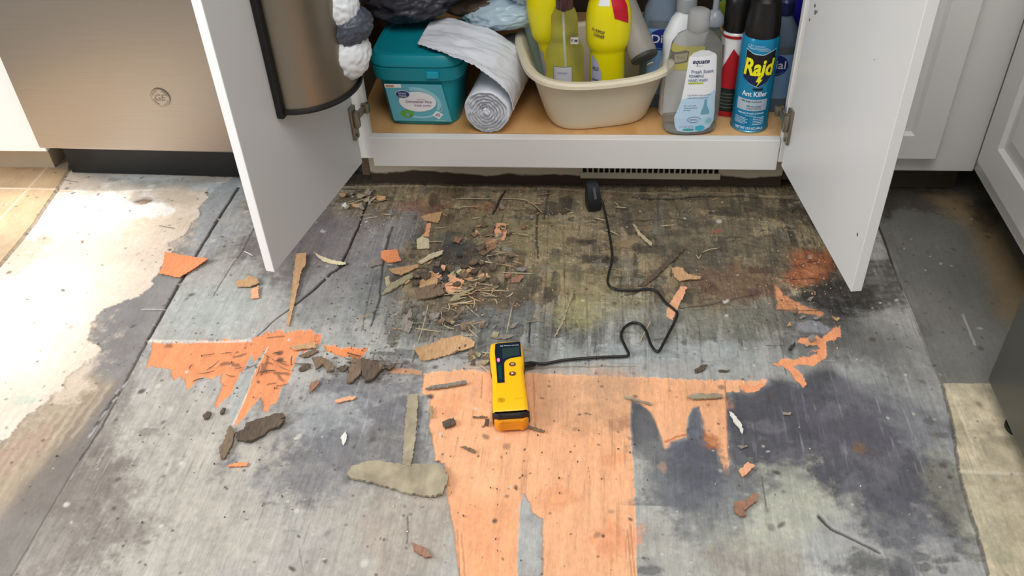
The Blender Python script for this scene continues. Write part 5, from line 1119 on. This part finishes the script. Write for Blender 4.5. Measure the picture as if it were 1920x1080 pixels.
chip(c7([(855, 975), (905, 925), (945, 945), (880, 1005)]), 'peach', 'peach rectangular chip at the lower edge of the charcoal stain', th=.003)
chip(c7([(843, 830), (900, 824), (905, 832), (868, 847)]), 'grey', 'faint grey triangular flake on the charcoal stain', th=.001)
chip(c7([(1100, 640), (1150, 640), (1145, 656), (1105, 657)]), 'taupe', 'small tan-grey chip in the middle of the charcoal stain', th=.001)
chip(cb_([(620, 450), (650, 440), (672, 445), (725, 403), (742, 412), (740, 440), (692, 475), (672, 490), (682, 520), (650, 522), (622, 500)]), 'rust', 'rusty brown hammer-shaped bark piece on the pale floor, bottom right', th=.003, curl=.002)
chip(c4([(730, 640), (766, 646), (745, 700), (716, 760), (682, 836), (645, 812), (652, 770), (690, 700)]), 'peach', 'peach wooden stick crossed by the black cable', th=.0012, z=.0005)
chip(c4([(680, 540), (700, 532), (740, 536), (770, 575), (850, 590), (842, 605), (780, 602), (722, 612), (690, 582)]), 'tan', 'tan bird-shaped flake right of the cable, below the dark splinter', lift=.002)
chip(c4([(738, 410), (755, 424), (700, 480), (600, 575), (520, 642), (482, 642), (560, 575), (640, 500)]), 'dark', 'long dark diagonal splinter behind the first bend of the cable', th=.0018, z=.0003)
chip(c4([(450, 280), (458, 280), (495, 330), (568, 392), (562, 406), (552, 402), (488, 345)]), 'straw', 'bent straw-coloured sliver right of the cable near the probe')
chip(c4([(98, 675), (110, 680), (75, 780), (50, 850), (2, 938), (-4, 930), (38, 850)]), 'olive', 'long thin upright sliver above right of the meter')
chip(c4([(1350, 1005), (1388, 966), (1392, 985), (1362, 1012)]), 'black', 'small black bark bit left of the orange squiggle', th=.003)
chip(c3([(392, 242), (450, 225), (540, 216), (510, 290), (412, 266)]), 'tan', 'tan flake near the top of the rotten area, above left of the debris heap', lift=.003)
chip(c3([(430, 290), (462, 285), (445, 376), (398, 370), (425, 345)]), 'peach', 'peach flake directly below the tan flake in the upper left rotten area')
chip(c3([(367, 400), (400, 382), (447, 400), (450, 455), (366, 457)]), 'pale', 'cream square chip left of the dark hollow in the debris heap', lift=.003)
chip(c3([(375, 548), (460, 502), (548, 485), (540, 510), (450, 540), (395, 562)]), 'pale', 'long cream splinter resting on the upper left of the debris heap', th=.002, lift=.006)
chip(c3([(175, 597), (270, 585), (372, 573), (380, 592), (262, 642), (200, 622)]), 'tan', 'broad tan chip at the left end of the debris heap', lift=.004)
chip(c3([(130, 772), (178, 712), (260, 672), (342, 640), (342, 665), (200, 742)]), 'olive', 'olive-grey slat slanting up at the left end of the debris heap', th=.003, lift=.006)
chip(c3([(150, 660), (182, 650), (185, 700), (160, 720)]), 'straw', 'small yellowish chip standing beside the olive-grey slat', lift=.003)
chip(c3([(385, 690), (430, 640), (470, 618), (512, 680), (500, 730), (382, 732)]), 'tan', 'tan ragged flake in the front of the debris heap, left of a peach one', lift=.004)
chip(c3([(540, 700), (572, 650), (600, 643), (640, 665), (688, 682), (640, 752), (570, 752)]), 'peach', 'peach lobed flake in the front centre of the debris heap', lift=.004)
chip(c3([(350, 742), (430, 718), (520, 713), (556, 776), (500, 790), (440, 802), (378, 802)]), 'brown', 'brown slab at the front edge of the debris heap', th=.003, lift=.005)
chip(c3([(580, 812), (620, 777), (750, 734), (752, 745), (640, 800), (600, 815)]), 'olive', 'olive splinter slanting out of the front of the debris heap', th=.002, lift=.004)
chip(c3([(905, 298), (962, 302), (972, 360), (958, 402), (910, 404), (890, 352)]), 'peach', 'peach flake standing out above right of the debris heap', lift=.005)
chip(c3([(820, 402), (870, 395), (912, 410), (902, 452), (842, 482)]), 'rust', 'rusty flake just below the upper right peach flake', lift=.003)
chip(c3([(1000, 652), (1040, 640), (1092, 645), (1062, 687), (1002, 687)]), 'rust', 'rusty orange chip at the right end of the debris heap', lift=.002)
chip(c3([(880, 1052), (960, 1035), (1042, 1040), (965, 1068), (885, 1068)]), 'grey', 'grey flat chip behind the top end of the meter')
chip(c3([(260, 960), (330, 870), (342, 960), (315, 1030), (262, 1010)]), 'grey', 'grey lifted flake of the floor above the broad tan curved flake', lift=.004)
chip([(690, 492), (712, 486), (716, 496), (694, 502)], 'grey', 'tiny grey flake left of the small orange four-sided chip')
chip([(1170, 742), (1220, 757), (1222, 761), (1172, 746)], 'taupe', 'thin taupe sliver over the left charred finger in the orange field')
chip([(560, 668), (592, 655), (598, 660), (570, 672)], 'brown', 'thin brown splinter on the grey floor, left part of the bark scatter')
chip([(772, 1020), (800, 1030), (810, 1046), (795, 1046), (776, 1034)], 'rust', 'small rusty bark shred near the bottom edge, left of the orange field', th=.003)
# long straw-like slivers, each its own
slv = [([(855, 372), (924, 374)], 'pale straw sliver, upper left of two lying side by side near the toe kick'), ([(942, 372), (988, 376), (1017, 400)], 'bent straw sliver near the toe kick, right of the straight one'),
       ([(952, 437), (972, 439), (992, 443)], 'short straight straw sliver right of the standing peach flake'), ([(941, 511), (1002, 515)], 'straight straw sliver right of the debris heap'),
       ([(891, 544), (952, 547)], 'straight straw sliver at the front right of the debris heap'), ([(841, 571), (866, 570)], 'short thick straw bit in front of the debris heap'),
       ([(874, 573), (889, 588)], 'short slanting straw bit in front of the debris heap'), ([(827, 582), (830, 610)], 'short upright straw bit in front of the debris heap, left one'),
       ([(803, 571), (794, 610), (785, 640)], 'long upright hair-thin straw left in front of the debris heap'), ([(961, 573), (950, 626)], 'long upright straw right in front of the debris heap'),
       ([(876, 614), (895, 633)], 'short slanting straw touching the broad tan curved flake'), ([(805, 453), (830, 454)], 'straw bit at the rear left of the debris heap'),
       ([(1153, 388), (1175, 391)], 'short straw bit right of the probe'), ([(1114, 408), (1137, 415)], 'short straw bit just below the probe'), ([(1238, 424), (1264, 423)], 'short straw bit far right of the probe'),
       ([(1318, 473), (1330, 468), (1346, 467)], 'thin bent straw on the rotten floor left of the right door'), ([(1306, 478), (1310, 484), (1314, 480)], 'tiny curled yellow straw beside the thin bent straw'),
       ([(900, 684), (918, 700)], 'short straw bit at the left side of the meter'), ([(458, 471), (475, 481)], 'short white sliver left of the left door edge'), ([(640, 388), (690, 372)], 'pale sliver by the hinge corner of the left door'),
       ([(861, 392), (866, 388), (900, 388)], 'thin straw along the crack in the upper rotten area'), ([(1200, 640), (1222, 600)], 'dull thin sliver beside the cable loop')]
for i, (P, lab) in enumerate(slv):
    q_ = [at(x, y, .0022 + .0008 * (i % 3)) for x, y in P]; q_[-1].z += .002
    bm = bmesh.new(); tube(bm, spline(q_, 4), [.0005 + .0006 * math.sin(PI * min(1, .15 + k / (len(spline(q_, 4)) - 1) * .8)) for k in range(len(spline(q_, 4)))], 6)
    tag(obj('wood_sliver', bm, CM['white' if 'white' in lab else 'straw'], None, True), lab, 'wood sliver')
# the many look-alike slivers of the debris heap
protos = []
rs = random.Random(5)
for m_ in ('straw', 'pale', 'tan', 'olive', 'brown', 'dark'):
    for k in range(2):
        bm = bmesh.new(); L_ = .5; n_ = 6; w_ = rs.uniform(.03, .06); bend = rs.uniform(-.12, .12)
        loft(bm, [[(x, bend * x * x * 4 - w_ * s_, -.02), (x, bend * x * x * 4 + w_ * s_, -.02), (x, bend * x * x * 4 + w_ * s_, .02), (x, bend * x * x * 4 - w_ * s_, .02)] for x, s_ in [(-.5 + i / n_, max(.15, math.sin(PI * (.1 + .8 * i / n_)))) for i in range(n_ + 1)]])
        me2 = bpy.data.meshes.new('wood_sliver'); bmesh.ops.recalc_face_normals(bm, faces=bm.faces[:]); bm.to_mesh(me2); bm.free(); me2.materials.append(CM[m_]); protos.append(me2)
zones = [((880, 545), 60, 24, 84, 'thin wood sliver, one of many tangled in the debris heap', 'slivers tangled in the debris heap'),
         ((940, 470), 40, 40, 34, 'thin wood sliver scattered behind the debris heap', 'slivers scattered behind the debris heap'),
         ((850, 600), 90, 22, 34, 'thin wood sliver scattered between the debris heap and the broad tan flake', 'slivers in front of the debris heap'),
         ((930, 665), 60, 12, 14, 'thin wood sliver lying around the top end of the meter', 'slivers around the top of the meter'),
         ((680, 685), 50, 12, 30, 'thin dark wood sliver in the bark scatter below the small orange strip', 'slivers in the bark scatter'),
         ((1060, 410), 330, 50, 26, 'thin wood sliver on the rotten floor in front of the toe kick', 'slivers on the rotten floor near the toe kick'),
         ((690, 390), 50, 30, 10, 'thin wood sliver near the hinge corner of the left door', 'slivers near the left door hinge corner'),
         ((480, 680), 90, 30, 24, 'thin brown sliver lying on the left orange patch', 'slivers on the left orange patch')]
pool = dict(straw=protos[0:2], pale=protos[2:4], tan=protos[4:6], olive=protos[6:8], brown=protos[8:10], dark=protos[10:12])
for (cx_, cy_), sx2, sy2, cnt, lab, grp in zones:
    dk_ = 'dark' in lab or 'brown' in lab
    for i in range(cnt):
        x, y = rs.gauss(cx_, sx2 * .55), rs.gauss(cy_, sy2 * .6)
        if y < 350: y = 350 + rs.uniform(0, 20)
        cn_ = rs.choice(['brown', 'dark', 'brown'] if dk_ else ['straw', 'pale', 'tan', 'olive', 'brown', 'straw', 'tan', 'brown']); me2 = rs.choice(pool[cn_])
        o = bpy.data.objects.new('wood_sliver', me2); COL.objects.link(o); L_ = rs.uniform(.010, .034) * (1.0 if not dk_ else .8)
        p = at(x, y, .003 + rs.random() * .004 * (1 if 'heap' in grp else .3)); o.location = p; o.scale = (L_, rs.uniform(.008, .022), .022)
        o.rotation_euler = (rs.uniform(-.3, .3), rs.uniform(-.12, .12), rs.choice([rs.uniform(-.5, .5), rs.uniform(0, PI)]))
        cw_ = dict(straw='straw-coloured', pale='pale cream', tan='tan', olive='olive-grey', brown='brown', dark='dark brown')[cn_]
        tag(o, ('short ' if L_ < .018 else 'mid-length ' if L_ < .026 else 'long ') + cw_ + lab[lab.index('thin') + 4:].replace(' dark wood', ' wood').replace(' brown sliver', ' sliver'), 'wood sliver', grp)
# crumbs too small and many to count
def crumbs(name, n_, m_, zs, lo, hi, lab, seed):
    r3 = random.Random(seed); bm = bmesh.new()
    for i in range(n_):
        (cx_, cy_, sx2, sy2) = r3.choice(zs); x, y = r3.gauss(cx_, sx2), r3.gauss(cy_, sy2)
        if y < 348: y = 348 + r3.random() * 40
        p = at(x, y, .0006); s_ = r3.uniform(lo, hi); a = r3.uniform(0, PI); e = r3.uniform(.3, 1)
        pts_ = [(math.cos(t_) * s_ * r3.uniform(.6, 1.1), math.sin(t_) * s_ * e * r3.uniform(.6, 1.1)) for t_ in (0.2, 1.5, 2.9, 4.4)]
        R0 = [(p.x + u * math.cos(a) - v * math.sin(a), p.y + u * math.sin(a) + v * math.cos(a)) for u, v in pts_]
        hgt = s_ * r3.uniform(.3, .8)
        loft(bm, [[(u, v, 0.0) for u, v in R0], [(p.x + (u - p.x) * .7, p.y + (v - p.y) * .7, hgt + r3.uniform(0, .0005)) for u, v in R0]])
    o = obj(name, bm, m_); tag(o, lab, 'wood crumbs', kind='stuff')
HZ = [(880, 530, 70, 35), (940, 440, 60, 50), (880, 600, 90, 25), (680, 690, 50, 18), (1060, 400, 200, 30), (1250, 480, 160, 60), (700, 380, 40, 30), (720, 560, 80, 60)]
crumbs('wood_crumbs', 900, CM['straw'], HZ, .0006, .0018, 'tiny straw-coloured wood crumbs strewn over the rotten floor', 1)
crumbs('wood_crumbs', 900, CM['brown'], HZ + [(500, 690, 120, 40)], .0007, .0024, 'tiny brown wood crumbs strewn over the rotten floor', 2)
crumbs('wood_crumbs', 600, CM['dark'], HZ + [(500, 800, 250, 120), (1000, 850, 150, 100), (850, 520, 60, 20)], .0007, .0024, 'tiny dark wood crumbs strewn over the whole floor', 3)
crumbs('wood_crumbs', 260, CM['peach'], [(900, 540, 60, 30), (960, 440, 40, 30), (1500, 520, 40, 40)], .0008, .0026, 'tiny peach wood crumbs in the debris heap', 4)
crumbs('plaster_crumbs', 220, CM['white'], [(700, 440, 60, 40), (1330, 440, 90, 50), (500, 900, 260, 120), (1300, 900, 260, 120), (950, 420, 60, 40)], .0005, .0016, 'tiny white crumbs dotted over the floor', 5)
# dark hollow in the heap: bark pieces piled up
for i, (x, y, sz, m_) in enumerate([(800, 520, 12, 'dark'), (822, 512, 10, 'black'), (846, 506, 11, 'dark'), (870, 520, 10, 'brown'), (838, 528, 9, 'black'), (858, 536, 10, 'dark'), (890, 512, 9, 'dark'), (906, 526, 9, 'brown'), (924, 504, 10, 'dark'), (812, 540, 8, 'brown'), (940, 492, 9, 'brown'), (888, 496, 8, 'brown'), (862, 480, 8, 'black'), (960, 480, 7, 'brown'), (930, 532, 8, 'dark'), (952, 520, 7, 'rust'), (900, 470, 7, 'brown'), (780, 534, 8, 'dark')]):
    r4 = random.Random(i + 40); a0 = r4.uniform(0, 6)
    chip([(x + sz * r4.uniform(.6, 1.2) * math.cos(a0 + t_), y + sz * .6 * r4.uniform(.6, 1.2) * math.sin(a0 + t_)) for t_ in (0, -1.1, -2.0, -3.1, -4.2, -5.3)], m_, 'dark rotten wood bit heaped in the hollow at the centre of the debris', th=.003, z=.003, lift=.005, curl=.002, name='rotten_wood_bit', cat='wood bit', group='dark rotten bits in the middle of the debris heap', seed=i + 500)

# small torn flakes of the top ply, each its own
fz = [((850, 520), 60, 22, 34, ('tan', 'olive', 'brown', 'pale', 'peach', 'grey', 'dark', 'brown'), 'torn wood flake among the splinters of the debris heap', 'torn flakes in the debris heap'),
      ((920, 440), 50, 36, 22, ('tan', 'olive', 'brown', 'rust', 'grey', 'dark'), 'torn wood flake on the rotten floor behind the debris heap', 'torn flakes behind the debris heap'),
      ((850, 605), 80, 22, 26, ('grey', 'olive', 'dark', 'brown', 'grey'), 'torn wood flake between the debris heap and the broad tan flake', 'torn flakes in front of the debris heap'),
      ((680, 375), 34, 16, 16, ('grey', 'white', 'taupe', 'tan'), 'torn flake beside the bottom hinge corner of the left door', 'torn flakes by the left door hinge corner'),
      ((880, 668), 60, 12, 14, ('dark', 'brown', 'olive', 'grey'), 'torn flake under the broad tan flake and meter top', 'torn flakes under the broad tan flake'),
      ((685, 690), 40, 10, 12, ('dark', 'brown', 'brown'), 'torn bark flake in the scatter under the small orange strip', 'torn bark flakes under the small orange strip'),
      ((1510, 600), 40, 50, 8, ('tan', 'grey', 'brown'), 'torn flake around the orange squiggle on the right', 'torn flakes around the orange squiggle')]
r5 = random.Random(77)
for (cx_, cy_), sx2, sy2, cnt, cols, lab, grp in fz:
    for i in range(cnt):
        x, y = r5.gauss(cx_, sx2 * .6), max(352, r5.gauss(cy_, sy2 * .6)); sz = r5.uniform(4, 13); el = r5.uniform(.3, .75); a0 = r5.uniform(-.5, .5); n_ = r5.choice((4, 5, 6)); cn_ = r5.choice(cols)
        pl_ = []
        for k in range(n_):
            t_ = -2 * PI * k / n_ + r5.uniform(-.35, .35); u, v = sz * r5.uniform(.6, 1.15) * math.cos(t_), sz * el * r5.uniform(.6, 1.15) * math.sin(t_)
            pl_.append((x + u * math.cos(a0) - v * math.sin(a0), y + u * math.sin(a0) + v * math.cos(a0)))
        cw_ = dict(straw='straw-coloured', pale='cream', tan='tan', olive='olive-grey', brown='brown', dark='dark brown', peach='peach', grey='grey', rust='rusty', taupe='grey-brown', white='whitish')[cn_]
        chip(pl_, cn_, ('tiny ' if sz < 7 else 'small ' if sz < 10 else 'larger ') + cw_ + ' ' + lab, th=r5.uniform(.0006, .002), z=.0012 + .002 * r5.random(), lift=r5.uniform(.001, .006), curl=r5.uniform(0, .004), name='wood_flake', cat='wood flake', group=grp, seed=900 + i + int(cx_))
